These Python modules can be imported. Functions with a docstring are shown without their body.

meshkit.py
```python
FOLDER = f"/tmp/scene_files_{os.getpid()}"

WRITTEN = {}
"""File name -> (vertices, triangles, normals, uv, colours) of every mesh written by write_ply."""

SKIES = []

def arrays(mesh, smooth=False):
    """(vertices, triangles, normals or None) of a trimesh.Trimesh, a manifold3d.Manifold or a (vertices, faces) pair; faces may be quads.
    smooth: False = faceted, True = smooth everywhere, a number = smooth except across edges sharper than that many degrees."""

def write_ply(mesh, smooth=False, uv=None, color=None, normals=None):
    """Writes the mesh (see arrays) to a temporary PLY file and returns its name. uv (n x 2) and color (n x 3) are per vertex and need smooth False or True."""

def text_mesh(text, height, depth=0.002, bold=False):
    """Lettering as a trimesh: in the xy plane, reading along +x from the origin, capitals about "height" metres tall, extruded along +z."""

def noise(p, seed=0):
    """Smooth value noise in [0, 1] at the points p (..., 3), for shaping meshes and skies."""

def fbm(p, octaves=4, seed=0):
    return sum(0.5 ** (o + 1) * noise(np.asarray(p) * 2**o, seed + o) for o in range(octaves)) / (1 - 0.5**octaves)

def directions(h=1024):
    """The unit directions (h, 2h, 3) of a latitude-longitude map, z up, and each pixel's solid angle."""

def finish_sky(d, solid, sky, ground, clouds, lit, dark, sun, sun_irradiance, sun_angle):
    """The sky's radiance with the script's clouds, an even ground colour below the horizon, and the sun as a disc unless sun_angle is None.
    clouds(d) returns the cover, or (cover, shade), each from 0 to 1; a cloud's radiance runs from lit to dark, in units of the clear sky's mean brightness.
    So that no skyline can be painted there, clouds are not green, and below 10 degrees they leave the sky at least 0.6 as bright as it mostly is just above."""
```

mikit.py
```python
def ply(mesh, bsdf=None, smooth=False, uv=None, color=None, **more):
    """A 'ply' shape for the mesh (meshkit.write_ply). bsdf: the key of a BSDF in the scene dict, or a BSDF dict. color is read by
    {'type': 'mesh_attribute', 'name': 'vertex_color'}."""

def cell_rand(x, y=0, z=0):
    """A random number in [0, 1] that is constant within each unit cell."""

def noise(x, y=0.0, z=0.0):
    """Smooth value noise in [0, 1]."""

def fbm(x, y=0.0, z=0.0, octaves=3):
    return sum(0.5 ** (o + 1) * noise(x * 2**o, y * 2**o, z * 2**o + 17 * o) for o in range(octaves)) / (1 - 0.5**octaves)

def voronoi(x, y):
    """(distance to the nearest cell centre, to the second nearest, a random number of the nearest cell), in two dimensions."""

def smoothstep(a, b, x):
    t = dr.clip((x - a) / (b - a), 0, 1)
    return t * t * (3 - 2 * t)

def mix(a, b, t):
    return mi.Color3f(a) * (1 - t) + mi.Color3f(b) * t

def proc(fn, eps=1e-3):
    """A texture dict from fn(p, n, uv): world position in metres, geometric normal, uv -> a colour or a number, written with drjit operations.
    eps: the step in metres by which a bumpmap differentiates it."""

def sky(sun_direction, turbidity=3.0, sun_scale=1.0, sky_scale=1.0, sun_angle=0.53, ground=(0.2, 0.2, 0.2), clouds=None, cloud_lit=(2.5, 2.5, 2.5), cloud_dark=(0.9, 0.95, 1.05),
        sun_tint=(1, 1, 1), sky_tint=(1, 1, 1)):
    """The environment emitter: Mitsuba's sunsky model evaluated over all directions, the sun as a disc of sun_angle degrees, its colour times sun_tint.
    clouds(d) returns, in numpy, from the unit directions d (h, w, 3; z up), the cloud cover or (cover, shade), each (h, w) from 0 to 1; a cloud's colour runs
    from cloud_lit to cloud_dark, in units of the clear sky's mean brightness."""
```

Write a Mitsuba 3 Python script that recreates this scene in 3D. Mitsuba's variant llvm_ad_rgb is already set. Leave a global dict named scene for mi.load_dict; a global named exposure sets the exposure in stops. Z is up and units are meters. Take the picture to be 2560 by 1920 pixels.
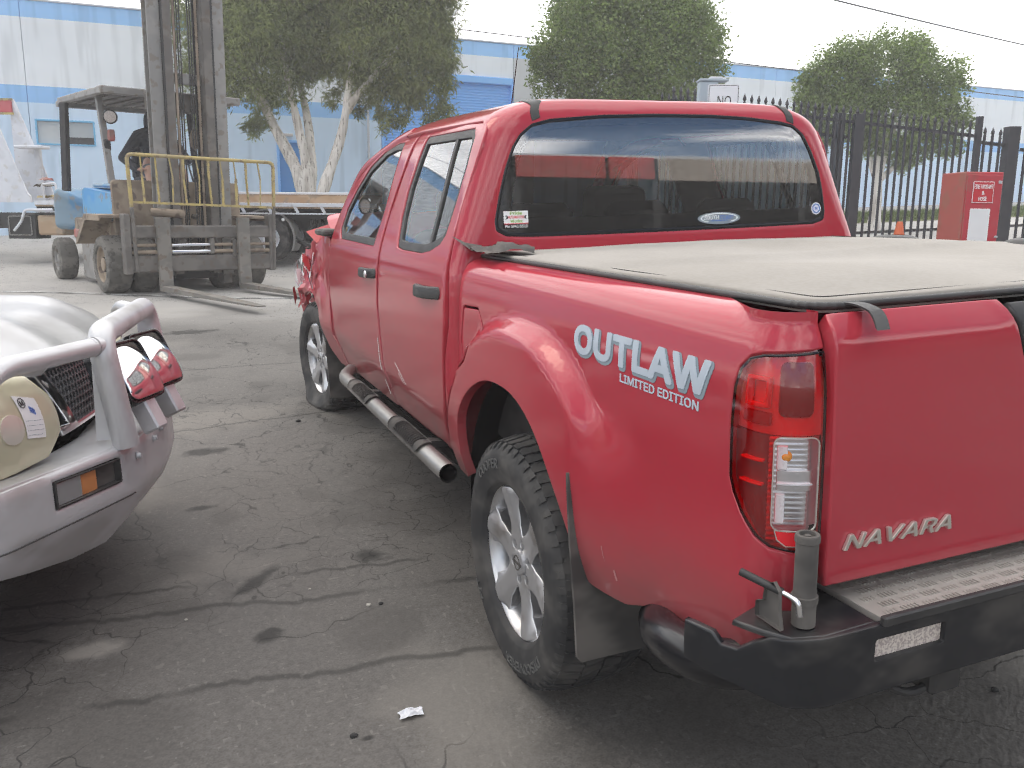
import math, numpy as np, trimesh, mitsuba as mi, drjit as dr, mikit, meshkit
import shapely, shapely.geometry as sg, shapely.affinity as sa
from shapely.ops import unary_union
from scipy.spatial import Delaunay
from scipy.interpolate import PchipInterpolator
from mikit import proc, noise, fbm, voronoi, cell_rand, smoothstep, mix, ply
T = mi.ScalarTransform4f
rng = np.random.default_rng(7)
V = lambda *a: np.array(a, float)

# ------------------------------------------------------------------ camera, sky, exposure
scene, labels = {}, {}
CAM = V(-1.71189, -2.08647, 1.29179)
FWD, UP = V(.36922, .90955, -.1908), V(.06372, .18005, .98159)
scene['camera'] = {'type': 'perspective', 'fov': 61.6, 'fov_axis': 'x', 'near_clip': .05, 'far_clip': 600.0,
                   'to_world': T().look_at(origin=CAM.tolist(), target=(CAM + FWD).tolist(), up=UP.tolist())}
def clouds(d):
    z = np.maximum(d[..., 2], .02)
    p = np.stack([d[..., 0] / (z + .25) * 1.6, d[..., 1] / (z + .25) * 1.6, z * 0 + 3.1], -1)
    n = meshkit.fbm(p, 5, 3)
    s = meshkit.fbm(p * 1.7 + 5, 4, 9)
    south = np.maximum(np.clip(-d[..., 1] * 1.5 + .1, 0, 1), np.clip(-d[..., 0] * 1.6 - .40, 0, 1))          # broken cloud with blue gaps behind the camera, closed cover ahead
    cover = np.clip((n - (.30 + .13 * south)) * 5, 0, 1)
    cover = np.maximum(cover, (1 - south) * np.clip((n - .1) * 6, 0, 1))
    return cover, np.clip((s - .38) * 2.6, 0, 1) * (.8 + .2 * np.clip(south * 1.5, 0, 1))
scene['sky'] = mikit.sky((-.45, .55, .75), turbidity=3, sun_scale=.10, sun_angle=24, clouds=clouds,
                         cloud_lit=(10.2, 10.1, 10.0), cloud_dark=(4.0, 4.05, 4.35), ground=(.12, .12, .115))
exposure = 1.6

# ------------------------------------------------------------------ helpers
def number(key):
    if key not in scene and key not in labels and not any(False for _ in ()):
        return key
    i = 1
    while f'{key}_{i:03d}' in scene or f'{key}_{i:03d}' in labels: i += 1
    return f'{key}_{i:03d}'
HOLD = set()
def thing(name, label, cat=None, group=None, kind=None):
    k = name
    i = 0
    while k in HOLD or k in labels or k in scene:
        i += 1; k = f'{name}_{i:03d}'
    HOLD.add(k)
    labels[k] = {'label': label}
    if cat: labels[k]['category'] = cat
    if group: labels[k]['group'] = group
    if kind: labels[k]['kind'] = kind
    return k
CUR = [np.eye(4)]
COUNT = {}
def obj(name, mesh, bsdf, parent=None, smooth=False, label=None, kind=None, own=None, **more):
    """one entry of the scene; parent + '__' + name, numbered; or the thing `own` itself when it is one mesh"""
    if own: key = own
    else:
        base = f'{parent}__{name}'
        n = COUNT.get(base, 0); COUNT[base] = n + 1
        key = base if n == 0 else f'{base}_{n:03d}'
    if isinstance(mesh, dict): d = {**mesh}; d['bsdf'] = {'type': 'ref', 'id': bsdf}
    else:
        if isinstance(mesh, (list, tuple)): mesh = cat(mesh)
        if hasattr(mesh, 'to_mesh'):
            q = mesh.to_mesh(); mesh = trimesh.Trimesh(q.vert_properties[:, :3], q.tri_verts, process=False)
        mesh = mesh.copy(); mesh.apply_transform(CUR[0])
        if np.linalg.det(CUR[0][:3, :3]) < 0: mesh.invert()
        d = ply(mesh, bsdf, smooth=smooth, **more)
    scene[key] = d
    if label or kind: labels[key] = {}
    if label: labels[key]['label'] = label
    if kind: labels[key]['kind'] = kind
    return key
def cat(ms):
    vs, fs, o = [], [], 0
    for m in ms:
        vs.append(np.asarray(m.vertices)); fs.append(np.asarray(m.faces) + o); o += len(m.vertices)
    return trimesh.Trimesh(np.vstack(vs), np.vstack(fs), process=False)
def mesh(v, f): return trimesh.Trimesh(np.asarray(v, float), np.asarray(f, int), process=False)
def frame(origin, ex, ey, ez):
    m = np.eye(4); m[:3, 0], m[:3, 1], m[:3, 2], m[:3, 3] = ex, ey, ez, origin; return m
def rotm(deg, axis, point=(0, 0, 0)): return trimesh.transformations.rotation_matrix(math.radians(deg), axis, point)
def moved(m, t=(0, 0, 0), rz=0, rx=0, ry=0, s=None):
    m = m.copy()
    if s is not None: m.apply_scale(s)
    if rx: m.apply_transform(rotm(rx, [1, 0, 0]))
    if ry: m.apply_transform(rotm(ry, [0, 1, 0]))
    if rz: m.apply_transform(rotm(rz, [0, 0, 1]))
    m.apply_translation(t); return m
def box(x0, x1, y0, y1, z0, z1, b=0.0):
    """box with chamfered edges"""
    lo, hi = V(min(x0, x1), min(y0, y1), min(z0, z1)), V(max(x0, x1), max(y0, y1), max(z0, z1))
    if b <= 0:
        m = trimesh.creation.box(hi - lo); m.apply_translation((lo + hi) / 2); return m
    b = min(b, *(.45 * (hi - lo)))
    pts = []
    for sx in (0, 1):
        for sy in (0, 1):
            for sz in (0, 1):
                c = np.where([sx, sy, sz], hi, lo); i = np.where([sx, sy, sz], -1, 1) * b
                for a in range(3):
                    q = c + i; q[a] = c[a]; pts.append(q)
    return trimesh.convex.convex_hull(np.array(pts))
def bar(p, q, w, h=None, up=(0, 0, 1), b=0.0):
    """rectangular bar from p to q, w wide, h high"""
    p, q = V(*p), V(*q); h = h or w; d = q - p; L = np.linalg.norm(d); d /= L
    u = V(*up); s = np.cross(d, u)
    if np.linalg.norm(s) < 1e-3: s = np.cross(d, V(1, 0, 0))
    s /= np.linalg.norm(s); u = np.cross(s, d)
    m = box(0, L, -w / 2, w / 2, -h / 2, h / 2, b); m.apply_transform(frame(p, d, -s, u)); return m
def spline(pts, n=8):
    pts = np.asarray(pts, float); t = np.r_[0, np.cumsum(np.linalg.norm(np.diff(pts, axis=0), axis=1))]
    from scipy.interpolate import CubicSpline
    c = CubicSpline(t, pts); return c(np.linspace(0, t[-1], n * (len(pts) - 1) + 1))
def fillet(pts, r, n=6):
    """polyline with rounded corners"""
    pts = [np.asarray(q, float) for q in pts]; out = [pts[0]]
    for a, b, c in zip(pts, pts[1:], pts[2:]):
        u, v = a - b, c - b; lu, lv = np.linalg.norm(u), np.linalg.norm(v); rr = min(r, .45 * lu, .45 * lv)
        p, q = b + u / lu * rr, b + v / lv * rr
        for t in np.linspace(0, 1, n): out.append((1 - t) ** 2 * p + 2 * t * (1 - t) * b + t * t * q)
    return np.array(out + [pts[-1]])
def tube(pts, r, sides=12, cap=True):
    p = np.asarray(pts, float); n = len(p); r = np.broadcast_to(r, (n,)).astype(float)
    t = np.gradient(p, axis=0); t /= np.linalg.norm(t, axis=1, keepdims=True) + 1e-12
    a = np.cross(t[0], [0, 0, 1.0]);
    if np.linalg.norm(a) < .1: a = np.cross(t[0], [1.0, 0, 0])
    fr = []
    for i in range(n):
        a = a - t[i] * (a @ t[i]); a /= np.linalg.norm(a); fr.append((a, np.cross(t[i], a)))
    ang = np.arange(sides) * 2 * np.pi / sides
    v = np.concatenate([p[i] + r[i] * (np.cos(ang)[:, None] * fr[i][0] + np.sin(ang)[:, None] * fr[i][1]) for i in range(n)])
    f = []
    for i in range(n - 1):
        for j in range(sides):
            k = (j + 1) % sides; A, B, C, D = i * sides + j, i * sides + k, (i + 1) * sides + k, (i + 1) * sides + j
            f += [(A, B, C), (A, C, D)]
    if cap:
        v = np.vstack([v, p[0], p[-1]]); c0, c1 = len(v) - 2, len(v) - 1
        for j in range(sides):
            k = (j + 1) % sides; f += [(c0, k, j), (c1, (n - 1) * sides + j, (n - 1) * sides + k)]
    return mesh(v, f)
def lathe(prof, sides=48, axis='z'):
    """prof: list of (radius, height)"""
    p = np.asarray(prof, float); a = np.arange(sides) * 2 * np.pi / sides; n = len(p)
    v = np.stack([p[:, 0][:, None] * np.cos(a), p[:, 0][:, None] * np.sin(a), np.broadcast_to(p[:, 1][:, None], (n, sides))], -1).reshape(-1, 3)
    i, j = np.meshgrid(np.arange(n - 1), np.arange(sides), indexing='ij'); k = (j + 1) % sides
    q = np.stack([i * sides + j, i * sides + k, (i + 1) * sides + k, (i + 1) * sides + j], -1).reshape(-1, 4)
    m = mesh(v, np.vstack([q[:, [0, 1, 2]], q[:, [0, 2, 3]]]))
    if axis == 'x': m.apply_transform(frame((0, 0, 0), (0, 1, 0), (0, 0, 1), (1, 0, 0)))
    if axis == 'y': m.apply_transform(frame((0, 0, 0), (0, 0, 1), (1, 0, 0), (0, 1, 0)))
    return m
def prism(poly, h, z0=0.0):
    gs = getattr(poly, 'geoms', [poly]); ms = [trimesh.creation.extrude_polygon(g, h, engine='earcut') for g in gs if g.area > 1e-9]
    m = cat(ms); m.apply_translation((0, 0, z0)); return m
XZ = lambda y: frame((0, y, 0), (1, 0, 0), (0, 0, 1), (0, -1, 0))     # prism (x,y,h) -> x, z, towards -y
YZ = lambda x: frame((x, 0, 0), (0, 1, 0), (0, 0, 1), (1, 0, 0))      # prism -> y, z, towards +x
def tf(m, M): m = m.copy(); m.apply_transform(M); return m
def poly(*p): return sg.Polygon(p)
def rrect(x0, y0, x1, y1, r, n=6): return sg.box(x0 + r, y0 + r, x1 - r, y1 - r).buffer(r, quad_segs=n)
def ring_pts(ring, h):
    c = np.array(ring.coords)[:-1]; out = []
    for a, b in zip(c, np.roll(c, -1, 0)):
        L = np.linalg.norm(b - a); n = max(1, int(math.ceil(L / h)))
        out += [a + (b - a) * i / n for i in range(n)]
    return np.array(out)
def panel(pg, f, h=.025, hem=.02, rnd=.004, flip=False):
    """sheet-metal panel: 2D polygon pg (u, v) laid on the surface f(u, v) -> 3D, with rolled edges turned back by hem"""
    pieces = []
    for g in getattr(pg, 'geoms', [pg]):
        if rnd and g.buffer(-rnd).area < .2 * g.area: rnd = 0
        g = g.buffer(-rnd) if rnd else g
        for gg in getattr(g, 'geoms', [g]):
            if gg.area < 1e-7: continue
            rings = [ring_pts(r, h) for r in [gg.exterior, *gg.interiors]]
            x0, y0, x1, y1 = gg.bounds; dy = h * .866
            ys = np.arange(y0, y1 + dy, dy); P = []
            for i, y in enumerate(ys):
                xs = np.arange(x0 + (i % 2) * h / 2, x1 + h, h); P.append(np.stack([xs, xs * 0 + y], 1))
            P = np.vstack(P); inn = gg.buffer(-h * .45)
            P = P[shapely.contains_xy(inn, P[:, 0], P[:, 1])] if not inn.is_empty else np.zeros((0, 2))
            pts = np.vstack(rings + [P]); pts_j = pts + np.random.default_rng(1).normal(0, 1e-7, pts.shape)
            tri = Delaunay(pts_j).simplices; c = pts[tri].mean(1)
            tri = tri[shapely.contains_xy(gg.buffer(1e-6), c[:, 0], c[:, 1])]
            a = pts[tri]; ar = (a[:, 1, 0] - a[:, 0, 0]) * (a[:, 2, 1] - a[:, 0, 1]) - (a[:, 1, 1] - a[:, 0, 1]) * (a[:, 2, 0] - a[:, 0, 0])
            tri = tri[np.abs(ar) > 1e-10]; ar = ar[np.abs(ar) > 1e-10]
            tri[ar < 0] = tri[ar < 0][:, ::-1]
            S = f(pts[:, 0], pts[:, 1]); vs, fs = [S], [tri]; o = len(S); e = 1e-4; st = 0
            for r in rings:
                n = len(r); idx = np.arange(st, st + n); st += n
                p3 = S[idx]; du = (f(r[:, 0] + e, r[:, 1]) - p3) / e; dv = (f(r[:, 0], r[:, 1] + e) - p3) / e
                nn = np.cross(du, dv); nn /= np.linalg.norm(nn, axis=1, keepdims=True) + 1e-12
                if flip: nn = -nn
                tt = np.roll(p3, -1, 0) - np.roll(p3, 1, 0); tt /= np.linalg.norm(tt, axis=1, keepdims=True) + 1e-12
                out = np.cross(tt, nn) * (-1 if flip else 1)
                if not r is rings[0] and sg.Polygon(r).exterior.is_ccw: out = -out
                if r is rings[0] and not sg.Polygon(r).exterior.is_ccw: out = -out
                lays = [(.7 * rnd, .3 * rnd), (rnd, rnd)] if rnd else []
                if hem: lays.append((rnd, max(hem, rnd * 1.5)))
                prev = idx
                ccw = sg.Polygon(r).exterior.is_ccw; fwd = ccw
                for (a_, b_) in lays:
                    q = p3 + out * a_ - nn * b_; cur = np.arange(o, o + n); o += n; vs.append(q)
                    A, B, C, D = prev, np.roll(prev, -1), np.roll(cur, -1), cur
                    outer = r is rings[0]
                    # outer ring ccw: A,D,C / A,C,B
                    if ccw == outer: F = np.vstack([np.stack([A, D, C], 1), np.stack([A, C, B], 1)])
                    else: F = np.vstack([np.stack([A, C, D], 1), np.stack([A, B, C], 1)])
                    # holes keep the material on the other side
                    fs.append(F); prev = cur
            F = np.vstack(fs)
            if flip: F = F[:, ::-1]
            pieces.append(mesh(np.vstack(vs), F))
    return cat(pieces)
def text2d(s, h, bold=True):
    m = meshkit.text_mesh(s, h, .01, bold); v, fc = m.vertices, m.faces
    top = fc[(v[fc][:, :, 2] > .009).all(1)]
    return unary_union([sg.Polygon(v[t][:, :2]) for t in top]).buffer(h * .002)
def place_text(pg, x0, x1, y0, y1):
    a, b, c, d = pg.bounds
    return sa.affine_transform(pg, [(x1 - x0) / (c - a), 0, 0, (y1 - y0) / (d - b), x0 - a * (x1 - x0) / (c - a), y0 - b * (y1 - y0) / (d - b)])
def lay(pg, f, off, depth=.0015, h=.012, rnd=0):
    """flat lettering or sticker laid on the surface f, off proud of it"""
    def g(u, v):
        e = 1e-4; p0 = f(u, v); n = np.cross((f(u + e, v) - p0) / e, (f(u, v + e) - p0) / e); n /= np.linalg.norm(n, axis=1, keepdims=True); return p0 + n * off
    return panel(pg, g, h, depth, rnd)

# ------------------------------------------------------------------ materials
def pr(name, col, rough=.5, metal=0.0, spec=.5, two=True, **k):
    c = col if isinstance(col, dict) else {'type': 'rgb', 'value': list(col)}
    b = {'type': 'principled', 'base_color': c, 'roughness': rough, 'metallic': metal, 'specular': spec, **k}
    scene[name] = {'type': 'twosided', 'bsdf': b} if two else b
def paint_fn(p, n, uv):
    d = fbm(p.x * 2.1, p.y * 2.1, p.z * 2.1, 3); g = fbm(p.x * 9, p.y * 9, p.z * 14, 3)
    low = smoothstep(.78, .42, p.z - .03 * p.y + .16 * (d - .5))          # road dust thrown up on the lower panels
    dust = dr.clip(low * (.35 + .75 * g) * .75 + .10 * smoothstep(.45, .75, d) * g, 0, .8)
    return dust
scene['red_paint'] = {'type': 'twosided', 'bsdf': {'type': 'blendbsdf', 'weight': proc(paint_fn),
    'clean': {'type': 'roughplastic', 'alpha': .015, 'int_ior': 1.6, 'diffuse_reflectance': {'type': 'rgb', 'value': [.45, .042, .060]}},
    'dusty': {'type': 'roughplastic', 'alpha': .30, 'int_ior': 1.35, 'diffuse_reflectance': {'type': 'rgb', 'value': [.23, .13, .12]}}}}
pr('red_plain', (.36, .018, .026), .35, .1, .5, clearcoat=.6, clearcoat_gloss=.9)
pr('black_plastic', proc(lambda p, n, uv: mix((.018, .018, .02), (.055, .053, .05), fbm(p.x * 14, p.y * 14, p.z * 14, 3))), .5)
pr('black_gloss', (.012, .012, .014), .18)
pr('dark_void', (.012, .011, .011), .9, spec=.1)
pr('grey_rubber', proc(lambda p, n, uv: mix((.055, .052, .05), (.13, .12, .11), smoothstep(.3, .75, fbm(p.x * 7, p.y * 7, p.z * 12, 4)))), .75, spec=.3)
pr('tyre_rubber', proc(lambda p, n, uv: mix((.034, .034, .035), (.095, .090, .084), smoothstep(.35, .8, fbm(p.x * 11, p.y * 11, p.z * 11, 4)))), .68, spec=.35)
pr('letter_rubber', (.145, .145, .14), .7)
pr('alloy', proc(lambda p, n, uv: mix((.62, .62, .63), (.30, .27, .24), smoothstep(.48, .85, fbm(p.x * 10, p.y * 10, p.z * 10, 4)))), .33, .75)
pr('alloy_dark', (.10, .095, .09), .6, .4)
pr('steel_tube', proc(lambda p, n, uv: mix((.42, .42, .41), (.24, .22, .20), fbm(p.x * 6, p.y * 6, p.z * 6, 4))), .33, .8)
pr('chrome', (.85, .86, .88), .06, 1.0)
pr('badge_metal', (.72, .70, .64), .25, .8)
pr('decal_light', (.44, .50, .56), .4); pr('deep_red', (.20, .008, .012), .3); pr('chip_pink', (.46, .20, .20), .7)
pr('bar_black', proc(lambda p, n, uv: mix((.010, .011, .014), (.050, .047, .044), smoothstep(.4, .8, fbm(p.x * 10, p.y * 10, p.z * 14, 4)))), .36, spec=.6)
pr('decal_dark', (.22, .27, .31), .5)
pr('tonneau', proc(lambda p, n, uv: mix((.325, .305, .278), (.235, .217, .192), smoothstep(.25, .75, fbm(p.x * 2.2, p.y * 1.4, p.z * 3, 5)) * .75 + .25 * noise(p.x * 170, p.y * 170, 0))), .7, spec=.25)
pr('seat_fabric', (.05, .05, .055), .9)
pr('white_paint', (.74, .75, .76), .5)
scene['window_glass'] = {'type': 'thindielectric', 'int_ior': 1.75, 'specular_transmittance': {'type': 'rgb', 'value': [.50, .55, .54]}}
scene['tint_glass'] = {'type': 'thindielectric', 'int_ior': 2.8, 'specular_transmittance': {'type': 'rgb', 'value': [.15, .16, .16]}}
scene['red_lens'] = {'type': 'thindielectric', 'int_ior': 1.5, 'specular_transmittance': {'type': 'rgb', 'value': [.88, .02, .03]}}
scene['clear_lens'] = {'type': 'thindielectric', 'int_ior': 1.5, 'specular_transmittance': {'type': 'rgb', 'value': [.92, .92, .93]}}
pr('lens_back', (.75, .75, .76), .25, .85); pr('lens_white', (.80, .80, .80), .5); pr('lens_grey', (.22, .22, .22), .5)
pr('amber', (.85, .32, .02), .3)
pr('bright_red', (.75, .02, .03), .35)

GX, GY = .03642, .04308
def gz(x, y):
    x, y = np.asarray(x, float), np.asarray(y, float)
    z = GX * np.clip(x, -30, 32) + GY * np.clip(y, -22, 24) + .03 * np.clip((7.5 - y) / 3, 0, 1)
    dx, dy = x + 1.2, y - 10.85; w = np.exp(-((dx * dx + dy * dy) / 6.5) ** 2)          # flatter patch of yard where the forklift stands
    return z * (1 - w) + w * (.350 - .025 * (dx * .309 - dy * .951))
pr('reflector_mat', proc(lambda p, n, uv: mix((.62, .56, .50), (.40, .34, .31), smoothstep(.2, .8, noise(p.x * 240 + p.z * 240, p.x * 240 - p.z * 240, 0)))), .3, clearcoat=.6)
pr('tread_steel', proc(lambda p, n, uv: mix((.50, .48, .44), (.34, .32, .29), fbm(p.x * 9, p.y * 9, p.z * 9, 4))), .5, .25)
# ------------------------------------------------------------------ ground
OILS = [(-1.58, 2.51, .10, .06, 0), (-1.50, .87, .15, .035, .86), (-1.48, .51, .045, .035, .3), (-1.05, .95, .05, .05, 0), (-2.0, 3.6, .16, .05, .4), (-.2, 4.9, .25, .1, .2), (-1.5, 6.3, .3, .12, 0), (-1.30, -.11, .022, .012, 0), (-1.62, 1.7, .05, .03, 0)]
SEAMS = [(-2.26, .85, -.145, .016), (-2.03, .32, -.12, .015), (-2.08, 1.0, -.13, .012), (-2.1, 2.9, .10, .012), (-2, 4.6, -.08, .014)]
def asphalt(p, n, uv):
    wx = p.x + .16 * (fbm(p.x * 4, p.y * 4, 1.0, 4) - .5) * 2 + .03 * (noise(p.x * 26, p.y * 26, 3) - .5); wy = p.y + .16 * (fbm(p.x * 4 + 7, p.y * 4, 4.0, 4) - .5) * 2 + .03 * (noise(p.x * 26, p.y * 26, 8) - .5)
    d1, d2, _ = voronoi(wx * 1.6, wy * 1.6); e1, e2, _ = voronoi(wx * 4.6 + 3, wy * 4.6); h1, h2, _ = voronoi(wx * 9.5 + 3, wy * 9.5); g = fbm(p.x * .8, p.y * .8, 0, 3)
    z1 = fbm(p.x * 1.1 + 3, p.y * 1.1, 2, 3); z2 = fbm(p.x * .9 + 9, p.y * .9 + 4, 7, 3)
    crack = smoothstep(.020, .003, d2 - d1) * smoothstep(.44, .58, z1) + .85 * smoothstep(.032, .005, e2 - e1) * smoothstep(.42, .54, z2) + .5 * smoothstep(.05, .01, h2 - h1) * smoothstep(.53, .62, z2)
    stone = noise(p.x * 95, p.y * 95, 0) * .4 + noise(p.x * 230, p.y * 230, 3) * .6
    grit = smoothstep(.86, .95, noise(p.x * 70, p.y * 70, 9))
    c = mix((.086, .080, .074), (.146, .137, .127), g)
    c = c * (.72 + .56 * stone); c = mix(c, (.32, .305, .28), .22 * grit)
    c = mix(c, (.20, .185, .165), .55 * smoothstep(.52, .75, fbm(p.x * 1.9 + 30, p.y * 1.9, 5, 4)))       # dusty patches
    c = mix(c, (.060, .055, .050), .45 * smoothstep(.55, .72, fbm(p.x * 2.6 + 11, p.y * 2.6, 8, 4)))      # old grease
    c = mix(c, (.42, .405, .38), .66 * smoothstep(4.6, 8.6, p.y + .25 * p.x + 1.6 * (g - .5)))            # paler towards the far side: grazing sunlit brightness put into the colour
    pale = dr.sqrt(dr.square((p.x + 1.97) / .11) + dr.square((p.y - .62) / .06)) + .9 * (fbm(p.x * 14, p.y * 14, 4, 3) - .5)
    c = mix(c, (.33, .31, .28), .6 * smoothstep(1.2, .3, pale))
    c = c * (1 - .66 * dr.clip(crack, 0, 1))
    o = mi.Float(0)
    for (x, y, a, b, t) in OILS:
        ux, uy = (p.x - x) * math.cos(t) + (p.y - y) * math.sin(t), (p.y - y) * math.cos(t) - (p.x - x) * math.sin(t)
        q = dr.sqrt(dr.square(ux / a) + dr.square(uy / b)) + 1.7 * (fbm(p.x * 13, p.y * 13, 2, 4) - .5)
        o = dr.maximum(o, smoothstep(1.25, .45, q))
    seam = mi.Float(0)
    for i, (x, y, k, w) in enumerate(SEAMS):
        dd = dr.abs(p.y - y - k * (p.x - x) + .10 * (fbm(p.x * 2.2, i * 3.7, 5, 4) - .5) + .02 * (noise(p.x * 30, i * 5.0, 2) - .5)); seam = dr.maximum(seam, smoothstep(w * 1.6, w * .25, dd) * smoothstep(.25, .5, fbm(p.x * 2.7, i * 9.0, 6, 3)))
    return c * (1 - .68 * o) * (1 - .50 * seam)
def asphalt_bump(p, n, uv):
    return .0022 * noise(p.x * 95, p.y * 95, 0) + .0014 * noise(p.x * 210, p.y * 210, 3) + .006 * fbm(p.x * 5, p.y * 5, 0, 2)
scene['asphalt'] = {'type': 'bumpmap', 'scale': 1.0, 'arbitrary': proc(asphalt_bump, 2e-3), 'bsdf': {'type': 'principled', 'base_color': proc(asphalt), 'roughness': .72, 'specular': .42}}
scene['concrete_path'] = {'type': 'principled', 'base_color': proc(lambda p, n, uv: mix((.27, .26, .245), (.38, .37, .35), fbm(p.x * 2, p.y * 2, 0, 4)) * (.85 + .3 * noise(p.x * 60, p.y * 60, 0))), 'roughness': .8}
def grid(xs, ys, dz=0.0, fn=None):
    X, Y = np.meshgrid(xs, ys); Z = (fn or gz)(X, Y) + dz; n, m = len(xs), len(ys)
    i, j = np.meshgrid(np.arange(m - 1), np.arange(n - 1), indexing='ij'); q = np.stack([i * n + j, i * n + j + 1, (i + 1) * n + j + 1, (i + 1) * n + j], -1).reshape(-1, 4)
    return mesh(np.stack([X, Y, Z], -1).reshape(-1, 3), np.vstack([q[:, [0, 1, 2]], q[:, [0, 2, 3]]]))
xs = np.r_[-110, -85, -60, -40, -28, np.linspace(-20, 20, 81), 26, 32, 45, 60, 80, 100, 120]; ys = np.r_[-110, -85, -60, -40, -28, -22, np.linspace(-16, 24, 81), 30, 45, 60, 85, 110]
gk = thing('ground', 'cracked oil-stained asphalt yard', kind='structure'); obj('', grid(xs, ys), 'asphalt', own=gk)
# nature strip and path beyond the fence, kerb
def strip(name, y0, y1, x0, x1, dz, m, label, kind='structure', **k):
    t = thing(name, label, kind=kind); obj('', grid(np.linspace(x0, x1, 60), np.linspace(y0, y1, 6), dz, k.get('fn')), m, own=t); return t
scene['soil'] = {'type': 'principled', 'base_color': proc(lambda p, n, uv: mix((.07, .085, .03), (.13, .13, .055), fbm(p.x * 3, p.y * 3, 0, 4))), 'roughness': .95}
strip('footpath', 12.6, 14.6, 8.6, 80, .06, 'concrete_path', 'pale concrete footpath beyond the fence')
strip('nature_strip', 14.6, 18.2, -2.0, 80, .07, 'soil', 'grass verge in front of the blue and white warehouse')
def line(name, a, b, w, label):
    a, b = V(*a), V(*b); d = (b - a) / np.linalg.norm(b - a); s = V(-d[1], d[0]) * w / 2; n = 40
    pts = [a + (b - a) * i / n for i in range(n + 1)]; v = []
    for q in pts:
        for e in (-1, 1): x, y = q + e * s; v.append((x, y, gz(x, y) + .006))
    f = []
    for i in range(n): f += [(2 * i, 2 * i + 2, 2 * i + 3), (2 * i, 2 * i + 3, 2 * i + 1)]
    t = thing(name, label, kind='structure'); obj('', mesh(v, f), 'line_paint', own=t)
pr('line_paint', proc(lambda p, n, uv: mix((.50, .50, .49), (.14, .135, .125), smoothstep(.45, .62, fbm(p.x * 9, p.y * 9, 0, 4)))), .7)
line('line_marking', (-5.2, 11.15), (1.6, 7.13), .06, 'thin worn white line across the asphalt behind the forklift')
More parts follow.
